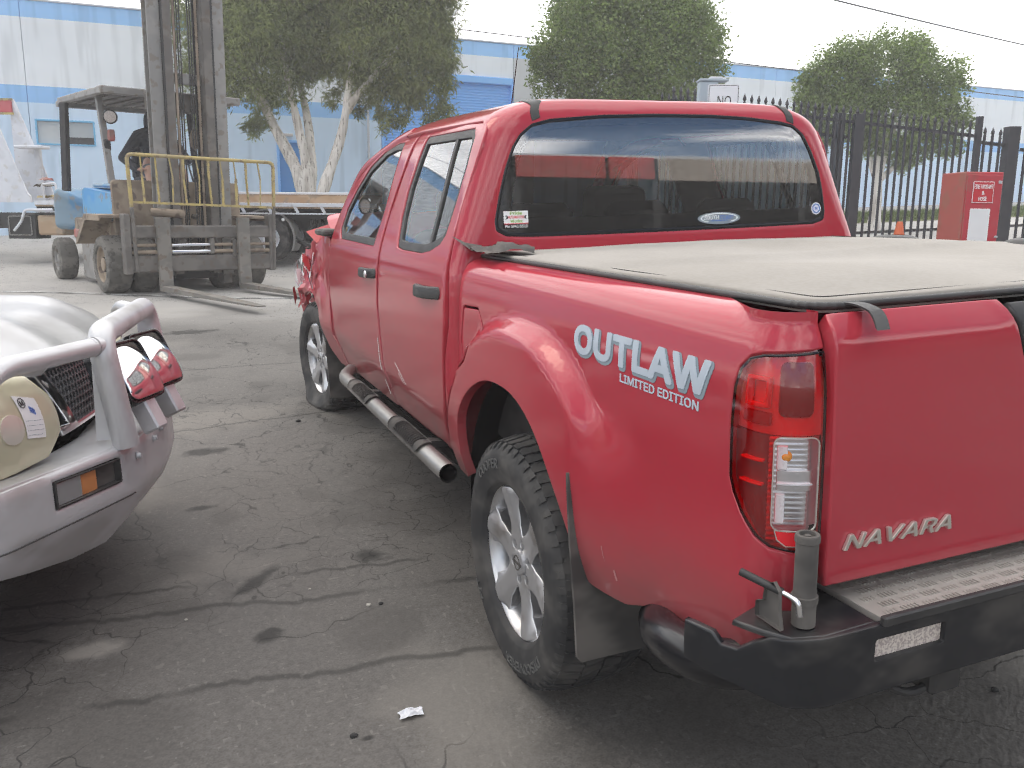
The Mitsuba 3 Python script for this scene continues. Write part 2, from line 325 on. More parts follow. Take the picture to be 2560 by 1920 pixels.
# grass tufts on the verge
gv, gf = [], []
r = np.random.default_rng(5); N = 26000
x = r.uniform(2, 34, N); y = r.uniform(14.7, 18.1, N); h = r.uniform(.05, .16, N); a = r.uniform(0, 6.28, N); w = .012
b = np.stack([x, y, gz(x, y) + .07], -1); t = np.stack([np.cos(a) * w, np.sin(a) * w, a * 0], -1); tip = b + np.stack([r.normal(0, .03, N), r.normal(0, .03, N), h], -1)
vv = np.stack([b - t, b + t, tip], 1).reshape(-1, 3)
scene['grass_blade'] = {'type': 'twosided', 'bsdf': {'type': 'diffuse', 'reflectance': {'type': 'rgb', 'value': [.11, .15, .04]}}}
k = thing('grass', 'short green grass on the verge beyond the fence', 'grass', kind='stuff'); obj('', mesh(vv, np.arange(3 * N).reshape(-1, 3)), 'grass_blade', own=k)

# ------------------------------------------------------------------ warehouse
BA = math.radians(.7); bx_, bn_ = V(math.cos(BA), math.sin(BA), 0), V(-math.sin(BA), math.cos(BA), 0)
OBL = CAM * V(1, 1, 0) + bn_ * 24
CUR[0] = frame(OBL, bx_, bn_, (0, 0, 1))
WH = thing('warehouse', 'long white and blue tilt-slab warehouse with a blue roller door', 'building')
def wall_fn(p, n, uv):
    z = p.z; d = fbm(p.x * .7, p.z * .9, 1, 4); st = fbm(p.x * 5, p.z * .5, 3, 3)
    up, lo, b1, b2 = (.78, .82, .85), (.57, .71, .86), (.32, .57, .90), (.29, .53, .86)
    c = mix(lo, b2, smoothstep(3.855, 3.862, z)); c = mix(c, up, smoothstep(4.238, 4.245, z)); c = mix(c, b1, smoothstep(5.765, 5.772, z))
    return c * (.90 + .16 * d) * (1 - .14 * smoothstep(.5, .8, st))
pr('wall_paint', proc(wall_fn), .75)
pr('wall_grey', proc(lambda p, n, uv: mix((.56, .57, .56), (.46, .48, .49), fbm(p.x, p.y, p.z * .6, 4))), .75)
pr('wall_warm', (.53, .50, .47), .75)
pr('blue_steel', (.22, .48, .88), .45); pr('door_blue', (.09, .27, .60), .45); pr('window_blue', (.16, .44, .68), .4)
pr('blind', (.52, .54, .54), .7); pr('galv', (.50, .52, .54), .45, .3)
X0 = [-24, -16.1, -8.2, -2.40, 5.75, 6.13, 10.05, 10.72, 14.0, 19.41, 26.0, 33.0, 40.0, 47.5]
for a, b_ in zip(X0, X0[1:]):
    g = .006
    if a == 6.13:
        obj('wall_panel', box(a + g, b_ - g, 0, .18, 5.21, 6.14, .008), 'wall_paint', WH); continue
    if a == 10.05:
        obj('wall_panel', box(a + g, b_ - g, -.05, .18, -.3, 5.77, .008), 'wall_grey', WH); obj('wall_panel', box(a + g, b_ - g, -.0, .18, 5.775, 6.14, .008), 'wall_paint', WH); continue
    pg = sg.box(a + g, -.3, b_ - g, 6.14)
    if a == -2.40: pg = pg.difference(sg.box(-2.27, 2.92, -1.03, 3.47)).difference(sg.box(3.33, 1.0, 4.09, 3.21))
    obj('wall_panel', tf(prism(pg, .18), frame((0, .18, 0), (1, 0, 0), (0, 0, 1), (0, -1, 0))), 'wall_paint', WH)
obj('parapet_cap', box(-24, 47.5, -.03, .22, 6.142, 6.18, .004), 'galv', WH)
obj('wall_back', cat([box(-24, 47.5, .19, .25, -.3, 6.1), box(-24, 47.5, 18, 18.2, -.3, 6.1), box(-24.2, -24, .2, 18, -.3, 6.1), box(47.5, 47.7, .2, 18, -.3, 6.1)]), 'wall_grey', WH)
obj('roof', box(-24, 47.5, .25, 18, 5.7, 5.8), 'galv', WH)
obj('downpipe', tube([(5.75, -.05, .6), (5.75, -.05, 6.0)], .035, 10), 'galv', WH, True)
w = obj('window', cat([box(-2.29, -1.01, -.02, .10, 3.455, 3.49), box(-2.29, -1.01, -.03, .10, 2.90, 2.935), box(-2.29, -2.255, -.02, .10, 2.935, 3.455), box(-1.045, -1.01, -.02, .10, 2.935, 3.455), box(-1.67, -1.63, -.02, .10, 2.935, 3.455)]), 'window_blue', WH)
obj('pane', box(-2.25, -1.68, .06, .065, 2.94, 3.45), 'blind', w)
obj('pane', box(-1.62, -1.05, .06, .065, 3.10, 3.45), 'chrome_glass', w); obj('pane', box(-1.62, -1.05, .09, .095, 2.94, 3.11), 'black_gloss', w)
scene['chrome_glass'] = {'type': 'twosided', 'bsdf': {'type': 'principled', 'base_color': {'type': 'rgb', 'value': [.30, .34, .36]}, 'roughness': .08, 'specular': .9}}
dk = obj('door', box(3.36, 4.06, .05, .10, 1.05, 3.18, .004), 'door_blue', WH)
obj('door_frame', cat([box(3.30, 3.36, -.03, .12, 1.0, 3.24, .004), box(4.06, 4.12, -.03, .12, 1.0, 3.24, .004), box(3.36, 4.06, -.03, .12, 3.18, 3.24, .004)]), 'blue_steel', dk)
obj('door_handle', box(3.98, 4.01, .0, .05, 2.05, 2.18, .004), 'galv', dk)
obj('door_light', box(3.46, 3.72, -.10, 0, 3.33, 3.40, .01), 'wall_warm', WH)
# roller door
RO = obj('roller_door', cat([box(6.14, 6.20, -.02, .12, .6, 5.2), box(9.98, 10.04, -.02, .12, .6, 5.2), box(6.2, 9.98, -.06, .12, 5.02, 5.2, .01)]), 'blue_steel', WH)
zs = np.arange(.6, 5.02, .075); pf = []
for z in zs: pf += [(z, .075), (z + .018, .10), (z + .045, .10), (z + .063, .075)]
pf = np.array(pf); m_ = len(pf); vv = np.concatenate([np.stack([np.full(m_, xx), pf[:, 1], pf[:, 0]], -1) for xx in (6.2, 9.98)])
q = np.array([(i, m_ + i, m_ + i + 1, i + 1) for i in range(m_ - 1)])
obj('curtain', mesh(vv, np.vstack([q[:, [0, 1, 2]], q[:, [0, 2, 3]]])), 'blue_steel', RO, label='corrugated blue roller curtain')
CUR[0] = np.eye(4)

# ------------------------------------------------------------------ trees
def Mray(dx, dy, D):
    """world point at camera depth D on the direction of a 2212-wide sketch coordinate (used once, to set the things' places)"""
    R = np.cross(FWD, UP); f = 1856.0 / .99; return CAM + D * (FWD + R * (dx - 1106) / f - UP * (dy - 829.5) / f)
def bark(p, n, uv):
    a = fbm(p.x * 14, p.y * 14, p.z * 2.0, 4); b = fbm(p.x * 34 + 3, p.y * 34, p.z * 3.5, 3)
    return mix(mix((.70, .67, .62), (.46, .425, .38), smoothstep(.35, .75, a)), (.15, .125, .105), .8 * smoothstep(.58, .78, b))
scene['paper_bark'] = {'type': 'bumpmap', 'scale': 1.0, 'arbitrary': proc(lambda p, n, uv: .035 * fbm(p.x * 14, p.y * 14, p.z * 4, 3), 4e-3), 'bsdf': {'type': 'principled', 'base_color': proc(bark), 'roughness': .9}}
scene['leaf'] = {'type': 'principledthin', 'base_color': {'type': 'mesh_attribute', 'name': 'vertex_color'}, 'roughness': .5, 'diff_trans': .9, 'spec_trans': 0.0}
def leaves(lumps, per, L, Wd, droop, seed, cols, gap=.0, noise_s=1.2):
    """lumps: (centre, radius[, squash]); leaf cards massed towards each lump's outside, in tufts"""
    r = np.random.default_rng(seed); B, A = [], []
    for c, rad in lumps:
        n = int(per * rad ** 2 * 4); nt = max(8, n // 26)
        d = r.normal(size=(nt, 3)); d /= np.linalg.norm(d, axis=1, keepdims=True); rr = rad * (.52 + .50 * r.random(nt) ** .7)
        tc = np.asarray(c) + d * rr[:, None] * V(1, 1, .9)
        k = r.integers(0, nt, n); p = tc[k] + r.normal(0, rad * .085 + .03, (n, 3)); B.append(p); A.append(r.random(nt)[k])
    P = np.vstack(B); tint = np.concatenate(A)
    if gap:
        keep = meshkit.fbm(P * noise_s, 3, seed) > gap; P, tint = P[keep], tint[keep]
    n = len(P); ax = r.normal(size=(n, 3)); ax[:, 2] = ax[:, 2] * .6 - droop; ax /= np.linalg.norm(ax, axis=1, keepdims=True)
    s = np.cross(ax, r.normal(size=(n, 3))); s /= np.linalg.norm(s, axis=1, keepdims=True); l = L * (.6 + .8 * r.random(n))[:, None]; w = Wd * (.6 + .8 * r.random(n))[:, None]
    v = np.stack([P, P + ax * l * .5 + s * w, P + ax * l, P + ax * l * .5 - s * w], 1).reshape(-1, 3)
    i = np.arange(n) * 4; f = np.vstack([np.stack([i, i + 1, i + 2], 1), np.stack([i, i + 2, i + 3], 1)])
    c0, c1 = V(*cols[0]), V(*cols[1]); t = np.clip(tint * .8 + .2 * r.random(n), 0, 1)[:, None]; col = c0 * (1 - t) + c1 * t
    return mesh(v, f), np.repeat(col, 4, 0)
def limb(pts, r0, r1, sides=10, seed=0):
    p = spline(pts, 6); n = len(p); rr = np.linspace(r0, r1, n) * (1 + .14 * (meshkit.noise(np.stack([np.linspace(0, n * .5, n), np.zeros(n) + seed, np.zeros(n)], -1), 2) - .5) * 2); return tube(p, rr, sides)
def base(x, y): return V(x, y, gz(x, y) - .1)
# left paperbark: three stems from one base, and the leaning single trunk beside it
PB = thing('paperbark_tree', 'paperbark tree with three pale peeling stems from one base before the blue door', 'tree')
D0 = 17.6; b0 = Mray(655, 420, D0); g0 = base(b0[0], b0[1] + .0)
S = lambda *p: [Mray(*q) for q in p]
tr = obj('trunk', limb([g0, g0 * .4 + b0 * .6, *S((648, 400, D0), (615, 320, D0 + .1), (578, 250, D0 + .1), (560, 212, D0), (520, 155, D0 - .2), (470, 80, D0 - .5))], .17, .05), 'paper_bark', PB, True)
obj('limb', limb([g0, *S((664, 405, D0), (655, 345, D0), (640, 270, D0 - .1), (625, 205, D0 - .2), (612, 140, D0 - .3), (600, 40, D0 - .4))], .13, .04), 'paper_bark', tr, True)
obj('limb', limb([g0, *S((668, 405, D0 + .1), (668, 330, D0 + .15), (662, 270, D0 + .2), (650, 205, D0 + .3), (640, 170, D0 + .4), (660, 60, D0 + .6))], .13, .04), 'paper_bark', tr, True)
obj('limb', limb(S((575, 245, D0 + .1), (560, 190, D0 + .4), (545, 140, D0 + .6), (560, 40, D0 + .8)), .07, .03), 'paper_bark', tr, True)
lm = [((470, 60), 1.0, 0), ((440, 140), .52, -.2), ((420, 230), .42, .3), ((560, 100), 1.15, -.5), ((540, 10), 1.2, .4), ((620, 30), 1.2, -.3), ((640, 115), .60, .2), ((575, 195), .42, .5), ((520, 165), .30, -.2), ((680, 60), 1.0, .5), ((600, -70), 1.4, .2), ((470, -60), 1.3, .5), ((700, -60), 1.3, 0), ((540, 265), .22, .2), ((560, 250), .26, .1), ((480, 190), .26, 0)]
pm, pc = leaves([(Mray(*q, D0 + dd), r_) for q, r_, dd in lm], 1700, .13, .013, .9, 21, ((.10, .125, .055), (.30, .34, .14)), .30, .9)
obj('crown', pm, 'leaf', PB, True, color=pc)
P2 = thing('paperbark_tree', 'paperbark tree on a single leaning trunk, its crown hanging before the roller door', 'tree')
D1 = 17.2; b1 = Mray(690, 420, D1); g1 = base(b1[0] - .12, b1[1])
tr = obj('trunk', limb([g1, b1, *S((715, 345, D1), (735, 280, D1), (746, 215, D1 - .1), (752, 170, D1 - .2), (755, 90, D1 - .4))], .14, .05), 'paper_bark', P2, True)
obj('limb', limb(S((745, 235, D1), (775, 190, D1 - .2), (810, 150, D1 - .3), (860, 90, D1 - .4)), .09, .03), 'paper_bark', tr, True)
obj('limb', limb(S((752, 180, D1), (760, 130, D1 + .3), (790, 60, D1 + .5)), .07, .03), 'paper_bark', tr, True)
lm = [((760, 110), .8, .2), ((760, 30), 1.1, .3), ((830, 80), 1.1, -.3), ((830, -10), 1.3, .2), ((900, 60), .85, .2), ((900, 130), .75, -.2), ((945, 60), .40, 0), ((935, 190), .45, 0), ((880, 190), .35, .2), ((840, 205), .40, .1), ((830, 250), .28, 0), ((780, 215), .25, .3), ((720, 200), .22, .1), ((950, 120), .35, 0), ((955, 230), .22, 0), ((910, -30), .85, 0), ((760, -80), 1.2, 0), ((870, -100), 1.2, .1), ((800, 150), .6, 0), ((870, 255), .18, 0), ((935, 255), .20, 0)]
pm, pc = leaves([(Mray(*q, D1 + dd), r_) for q, r_, dd in lm], 1700, .13, .013, .9, 22, ((.10, .125, .055), (.31, .34, .14)), .30, .9)
obj('crown', pm, 'leaf', P2, True, color=pc)
def bushy(label, D, lumps, trunk, seed, per=1700, cols=((.085, .125, .045), (.29, .38, .13))):
    t = thing('street_tree', label, 'tree'); c = Mray(*trunk, D); g = base(c[0], c[1]); top = g + (c - g)
    k = obj('trunk', limb([g, g * .5 + c * .5 + V(.06, .04, 0), c, c + V(.1, 0, .8)], .15, .09), 'paper_bark', t, True)
    for i in range(5):
        e = Mray(*lumps[i * 2][0], D + lumps[i * 2][2]); obj('limb', limb([c - V(0, 0, .3), c * .55 + e * .45 + V(0, 0, -.15), e], .07, .02, 8), 'paper_bark', k, True)
    m_, cc = leaves([(Mray(*q, D + dd), r_) for q, r_, dd in lumps], per, .075, .021, .15, seed, cols, .20, 1.3); obj('crown', m_, 'leaf', t, True, color=cc)
bushy('dense clipped-looking round dark green tree rising behind the cab roof', 18.0,
      [((1350, 60), 1.5, -.2), ((1245, 100), .85, -.3), ((1460, 80), 1.05, -.3), ((1270, 20), .95, .2), ((1485, 35), .55, -.2), ((1310, 150), .9, -.6), ((1420, 160), .85, -.6), ((1200, 130), .55, 0), ((1170, 110), .33, 0), ((1180, 170), .36, 0), ((1530, 120), .45, 0), ((1545, 160), .28, 0), ((1400, -20), 1.3, .2), ((1275, 0), .75, 0), ((1510, 190), .40, 0), ((1380, 205), .5, -.4), ((1270, 200), .42, -.2), ((1235, 190), .3, -.1), ((1450, 210), .5, 0), ((1520, 75), .5, .1), ((1340, 215), .4, 0), ((1470, -10), .5, 0), ((1555, 195), .2, 0)], (1370, 260), 31)
bushy('lower spreading green tree behind the black fence at right', 19.0,
      [((1830, 150), .75, -.2), ((1790, 185), .6, -.1), ((1930, 150), .95, -.2), ((2020, 180), .75, -.1), ((1975, 115), .5, 0), ((1860, 115), .35, .1), ((2075, 230), .32, 0), ((1840, 235), .75, -.3), ((1950, 250), .85, -.3), ((1940, 325), .32, 0), ((2040, 265), .5, 0), ((1765, 225), .42, 0), ((1760, 180), .35, 0), ((1815, 120), .25, 0), ((1992, 95), .22, 0), ((2080, 175), .25, 0), ((1880, 300), .4, 0), ((1990, 315), .4, 0), ((2060, 310), .3, 0), ((1780, 290), .35, 0), ((1960, 350), .22, 0), ((2095, 255), .2, 0)], (1905, 360), 32, 2300)

# ------------------------------------------------------------------ fence at right
pr('fence_black', (.034, .034, .040), .45)
FU, FN = V(.923, -.385, 0), V(.385, .923, 0)
def fpoint(q, off=0): return V(5.34, 7.47, 0) + FU * q + FN * off
def ftop(q): return 2.87 - .104 * q
def spear(h, w=.026):
    prof = [(w / 2, 0), (w / 2, h - .11), (w * .35, h - .105), (w * .95, h - .075), (w * .85, h - .06), (.0008, h)]
    m = cat([box(-w / 2, w / 2, -w / 2, w / 2, 0, h - .10), moved(lathe([(w * .45, h - .11), (w * .45, h - .095), (w * .95, h - .07), (w * .7, h - .045), (.001, h)], 8), (0, 0, 0))]); return m
def fence(label, q0, q1, dq, off, posts, thick=.026, drop=.19, cat_='fence', tops=0.0):
    t = thing('security_fence', label, cat_)
    for q in np.arange(q0, q1, dq):
        p = fpoint(q, off); z = gz(p[0], p[1]); m = spear(ftop(q) + tops - z - .06, thick); obj('picket', moved(m, (p[0], p[1], z + .06), rz=-22.6), 'fence_black', t)
    for dz in (drop, 1.85):
        a, b = fpoint(q0 - .05, off + .03), fpoint(q1 + .02, off + .03); a[2], b[2] = ftop(q0 - .05) + tops - dz, ftop(q1) + tops - dz; obj('rail', bar(a, b, .03, .04), 'fence_black', t)
    for q, w, up in posts:
        p = fpoint(q, off + .03); z = gz(p[0], p[1]); obj('post', moved(box(-w / 2, w / 2, -w / 2, w / 2, 0, ftop(q) + up - z, .004), (p[0], p[1], z), rz=-22.6), 'fence_black', t)
fence('black spear-topped steel fence running behind the cab and the red hydrant cabinet', -.9, 2.98, .091, 0, [(1.50, .12, -.08)])
fence('second layer of black steel fence standing close behind the first, seen between its pickets', -1.0, 1.45, .091, .30, [(1.38, .09, -.05)], .022, .30, tops=-.05)
fence('short end panel of black steel fence between the thin post and the thick post', 3.12, 3.40, .1, 0, [(3.05, .07, .06), (3.48, .15, -.02)], .026, .20, tops=-.06)
fence('black steel fence panel at the right edge beyond the thick post', 3.66, 6.2, .1, 0, [(6.2, .12, 0)], .026, .22, tops=-.07)
# ------------------------------------------------------------------ hydrant cabinet
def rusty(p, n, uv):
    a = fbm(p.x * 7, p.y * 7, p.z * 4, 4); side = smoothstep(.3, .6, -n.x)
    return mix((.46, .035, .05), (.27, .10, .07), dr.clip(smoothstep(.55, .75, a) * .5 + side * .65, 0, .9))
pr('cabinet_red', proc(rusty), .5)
ex = V(.955, -.297, 0); ey = V(.297, .955, 0); p0 = V(6.17, 4.72, 0); zb0 = gz(6.3, 4.9)
CUR[0] = frame(p0 + V(0, 0, zb0), ex, ey, (0, 0, 1)); H = 1.80 - zb0
HY = thing('fire_hydrant_cabinet', 'red steel fire hydrant cabinet, rusty on its left side, in front of the fence', 'cabinet')
obj('cabinet_body', box(0, .42, 0, .44, .06, H, .008), 'cabinet_red', HY); obj('plinth', box(.02, .40, .02, .42, 0, .06), 'galv', HY)
dr_ = obj('door', box(.015, .405, -.012, -.001, .09, H - .03, .004), 'cabinet_red', HY)
def flat_text(s, x0, x1, z0, z1, y, m, parent, name): return obj(name, tf(prism(place_text(text2d(s, .05), x0, x1, z0, z1), .0015), frame((0, y, 0), (1, 0, 0), (0, 0, 1), (0, -1, 0))), m, parent)
sn = obj('sign', box(.085, .315, -.0165, -.013, H - .32, H - .10), 'print_white', dr_); obj('sign_field', box(.091, .309, -.0185, -.0168, H - .314, H - .106), 'sign_red', HY + '__sign')
pr('sign_red', (.55, .03, .04), .4)
for s_, a, b_, z0, z1 in (('FIRE HYDRANT', .097, .303, H - .175, H - .13), ('&', .185, .215, H - .235, H - .195), ('HOSE', .155, .245, H - .30, H - .255)): flat_text(s_, a, b_, z0, z1, -.0187, 'print_white', HY + '__sign', 'sign_lettering')
obj('notice_board', box(.075, .30, -.020, -.013, H - .80, H - .38, .003), 'print_white', HY)
obj('latch', cat([box(.375, .41, -.03, -.012, H - .68, H - .66, .003), box(.36, .40, -.02, -.012, H - .12, H - .09, .003)]), 'galv', HY)
CUR[0] = np.eye(4)
# ------------------------------------------------------------------ cone, sign, wires
pr('cone_orange', (.62, .14, .05), .5); pr('cone_white', (.6, .6, .58), .5)
cp = V(6.85, 6.2, gz(6.85, 6.2)); CN = thing('traffic_cone', 'orange traffic cone standing at the foot of the fence', 'traffic cone')
obj('cone_body', moved(lathe([(.17, .03), (.16, .05), (.035, .74), (.03, .75), (0, .75)], 28), cp), 'cone_orange', CN, 40); obj('base', moved(box(-.19, .19, -.19, .19, 0, .03, .008), cp), 'cone_orange', CN)
SP = V(4.32, 6.78, 0); zg = gz(4.32, 6.78)
SG = thing('street_sign', 'white sign reading NO with a thin black border, on a post above the cab roof', 'sign')
ex = V(.93, -.37, 0); ey = V(.37, .93, 0); CUR[0] = frame(SP, ex, ey, (0, 0, 1))
pl_ = rrect(0, 2.12, .37, 2.83, .03); on = lambda pg, y, d, m, nm, par: obj(nm, tf(prism(pg, d), frame((0, y, 0), (1, 0, 0), (0, 0, 1), (0, -1, 0))), m, par)
on(pl_, 0, .004, 'sign_white', 'plate', SG); pr('sign_white', (.78, .79, .82), .4)
on(pl_.buffer(-.012).difference(pl_.buffer(-.018)), -.0045, .001, 'print_black', 'border', SG); on(place_text(text2d('NO', .1, False), .115, .275, 2.585, 2.70), -.0045, .001, 'print_black', 'sign_lettering', SG)
obj('post', tube([(.185, .03, zg), (.185, .03, 2.80)], .025, 12), 'galv', SG, True); obj('bolt', cat([moved(lathe([(0, .006), (.007, .005), (.008, 0)], 10), (.185 + dx, -.006, 2.79)) for dx in (-.012, .012)]), 'galv', SG)
CUR[0] = np.eye(4)
EB = thing('switch_box', 'grey-blue steel switch box on a pole just behind the NO sign', 'electrical box'); CUR[0] = frame(V(4.36, 7.01, 0), ex, ey, (0, 0, 1))
obj('box_body', box(0, .22, 0, .16, 2.25, 2.90, .012), 'grey_blue', EB); obj('box_lid', box(-.01, .34, -.02, .18, 2.90, 2.925, .006), 'grey_blue', EB); obj('lid_cap', box(.12, .28, .02, .14, 2.925, 2.955, .01), 'galv', EB); obj('pole', tube([(.15, .08, zg), (.15, .08, 2.25)], .03, 12), 'galv', EB)
pr('grey_blue', (.36, .42, .47), .5)
CUR[0] = np.eye(4)
def wire(label, a, b, sag, r_):
    a, b = V(*a), V(*b); t = np.linspace(0, 1, 40)[:, None]; p = a + (b - a) * t; p[:, 2] -= (4 * sag * t * (1 - t))[:, 0]; k = thing('power_line', label, 'power line'); obj('', tube(p, r_, 6), 'wire_dark', own=k)
pr('wire_dark', (.10, .10, .11), .6)
wire('thick overhead power line crossing the sky at upper right', (-6.7, 9.95, 6.35), (46, 27.4, 8.5), .25, .022)
def MP(x, y, D): return Mray(x / 1.15732, y / 1.15732, D)
a, b = MP(1000, 46, 20.5), MP(2300, 204, 21.0); d = (b - a) / np.linalg.norm(b - a)
wire('thin overhead wire passing behind the street trees', a - d * 14, b + d * 14, .0, .011)
# ------------------------------------------------------------------ red pickup
A_H = np.eye(4); A_H[:3, :3] = [[.9993, 0, -.0364], [-.0009, .9997, -.0255], [.0364, .0255, .999]]     # axle frame -> world
RB = math.radians(.95)
T_B = A_H @ trimesh.transformations.translation_matrix((0, 0, .38)) @ rotm(-.95, [1, 0, 0]) @ trimesh.transformations.translation_matrix((0, 0, -.38))   # body frame: nose down
UTE = thing('pickup_truck', 'crash-damaged red dual-cab pickup truck with a canvas cover over its tray and a crumpled nose', 'pickup truck')
def curve(pts, n=160):
    p = np.asarray(pts, float); t = np.r_[0, np.cumsum(np.linalg.norm(np.diff(p, axis=0), axis=1))]
    c = PchipInterpolator(t, p); tt = np.linspace(0, t[-1], n); q = c(tt); return tt, q
# ---- bed side surface F_bed(s, t): s along the plan outline (y on the side, then round the corner), t up the profile (= z below 1.10)
_t, _q = curve([(.50, .775), (.60, .800), (.75, .812), (.9, .813), (1.05, .810), (1.10, .804), (1.135, .796), (1.158, .785), (1.175, .768), (1.184, .748), (1.187, .72), (1.187, .66)])
_z, _w = _q[:, 0], _q[:, 1]
_t = np.r_[0, np.cumsum(np.hypot(np.diff(_z), np.diff(_w)))]; _t = _t + 1.10 - np.interp(1.10, _z[:np.argmax(_z) + 1], _t[:np.argmax(_z) + 1])
TOPB = float(_t[-1])
ARCH_O = np.array([(.47, .30), (.425, .51), (.43, .57), (.418, .69), (.35, .775), (.25, .836), (.159, .868), (.048, .880), (-.07, .868), (-.16, .83), (-.225, .78), (-.285, .715), (-.33, .655), (-.362, .60), (-.395, .53), (-.44, .44)])
_sp = spline(np.c_[ARCH_O, ARCH_O[:, 0] * 0], 4)[:, :2]; ARCH_S = _sp
ARCH_C = np.array([(.66, .40), (.60, .62), (.535, .745), (.445, .85), (.27, .985), (.10, 1.033), (-.05, 1.04), (-.16, 1.03), (-.26, 1.0), (-.345, .955), (-.425, .885), (-.49, .79), (-.53, .70), (-.56, .60), (-.58, .45)])
def polar(a):
    d = a - V(0, .38); return np.arctan2(d[:, 1], d[:, 0]), np.hypot(*d.T)
def flare_of(y, z, y0=0.0, k=.052):
    th = np.arctan2(z - .38, y - y0); r = np.hypot(z - .38, y - y0)
    to, ro = polar(ARCH_S); tc, rc = polar(ARCH_C)
    th = np.where(th < -math.pi / 2, th + 2 * math.pi, th)
    to, tc = [np.where(q < -math.pi / 2, q + 2 * math.pi, q) for q in (to, tc)]
    Ro = np.interp(th, to, ro); Rc = np.interp(th, tc, rc)
    q = (r - Ro) / (Rc - Ro)
    sharp = np.clip((math.radians(142) - th) / math.radians(14), 0, 1) * np.clip((th - .1) / .4, 0, 1)
    wdt = .13 + .75 * (1 - sharp)
    s = np.clip((q - (1 - wdt)) / (2 * wdt), 0, 1); s = s * s * (3 - 2 * s)
    return k * (1 - .18 * np.clip(q, -.3, 1)) * (1 - s)
def F_bed(s, t):
    s, t = np.asarray(s, float), np.asarray(t, float)
    w, z = np.interp(t, _t, _w), np.interp(t, _t, _z)
    R = .09; L = R * math.pi / 2; yc = -.95
    a = np.clip((yc - s) / L, 0, 1) * math.pi / 2; ex = np.clip(yc - L - s, 0, None)
    d = w - .813 + flare_of(s, z)
    dm = np.maximum(d, -.16 + .128 * np.clip((-.62 - s) / .30, 0, 1)); rad = np.maximum(R + dm, .03)
    x = -(.813 - R) - rad * np.cos(a) + ex; y = np.where(s > yc, s, yc - rad * np.sin(a))
    x = np.where(s > yc, -(.813 + dm), x)
    return np.stack([x, y, z + 0 * s], -1)
MIR = np.diag([-1.0, 1, 1, 1])
def both(name, m, bsdf, parent, smooth=False, label=None):
    """a part and its mirror twin on the far side"""
    a = obj(name, m, bsdf, parent, smooth, label)
    obj(name, tf(m, MIR) if np.linalg.det(MIR) > 0 else (lambda q: (q.invert(), q)[1])(tf(m, MIR)), bsdf, parent, smooth)
    return a
CUR[0] = T_B
LIGHT = poly((-.921, .905), (-.918, 1.0), (-.921, 1.06), (-.930, 1.092), (-.95, 1.112), (-.98, 1.120), (-1.092, 1.128), (-1.092, .822), (-1.082, .808), (-1.05, .80), (-1.01, .806), (-.985, .82), (-.955, .85), (-.932, .88))
out = [(.515, TOPB), (.512, .98), (.53, .86), (.552, .80), (.59, .70), (.62, .60), (.655, .505)] + [tuple(q) for q in ARCH_S[4:-4]] + [(-.437, .457), (-.47, .457), (-.60, .512), (-.75, .548), (-.886, .582), (-.95, .60), (-1.095, .64), (-1.095, TOPB)]
FLAP = sa.rotate(rrect(.300, .862, .480, 1.046, .06), 0)
FLAP = poly((.462, 1.040), (.335, 1.046), (.296, 1.0), (.30, .955), (.345, .90), (.40, .868), (.45, .853), (.487, .872), (.492, .92)).buffer(-.012).buffer(.012)
bed = sg.Polygon(out).difference(LIGHT.buffer(.003))
bs = both('bed_side', panel(bed.difference(FLAP.buffer(.0065)), F_bed, .02, .03, .004, flip=True), 'red_paint', UTE, 40)
obj('fuel_flap', panel(FLAP, F_bed, .02, .012, .003, flip=True), 'red_paint', UTE, 40)
pt = F_bed(np.array([.40]), np.array([.915]))[0]
lk = lathe([(0, .012), (.012, .012), (.016, .008), (.017, 0)], 20, 'x'); obj('fuel_lock', moved(tf(lk, np.diag([-1, 1, 1, 1.])), pt), 'chrome', UTE, 30)
# decals
def decal(txt, s0, s1, z0, z1, slant=0):
    g = place_text(text2d(txt, .06), 0, 1, 0, 1); return g
word = place_text(text2d('OUTLAW', .06), 0, .525, 0, .062).buffer(.0022, join_style=2)
word = sa.affine_transform(word, [-1, 0, 0, 1, -.325, 1.026])         # reads towards the tail: s runs the other way
lim = sa.affine_transform(place_text(text2d('LIMITED EDITION', .02), 0, .285, 0, .018), [-1, 0, 0, 1, -.538, .994])
def F_bedr(u, v): return F_bed(-u, v)
flipx = lambda g: sa.affine_transform(g, [-1, 0, 0, 1, 0, 0])
obj('decal_shadow', lay(flipx(sa.translate(word.buffer(.0035, join_style=2), -.004, -.004)), F_bedr, .0012, .001), 'decal_dark', UTE)
obj('decal_lettering', lay(flipx(word), F_bedr, .0026, .0012, .006), 'decal_light', UTE, label='pale blue-grey OUTLAW lettering on the tray side')
obj('decal_subtitle', lay(flipx(lim), F_bedr, .0014, .001, .004), 'decal_light', UTE, label='small LIMITED EDITION lettering under the big lettering')
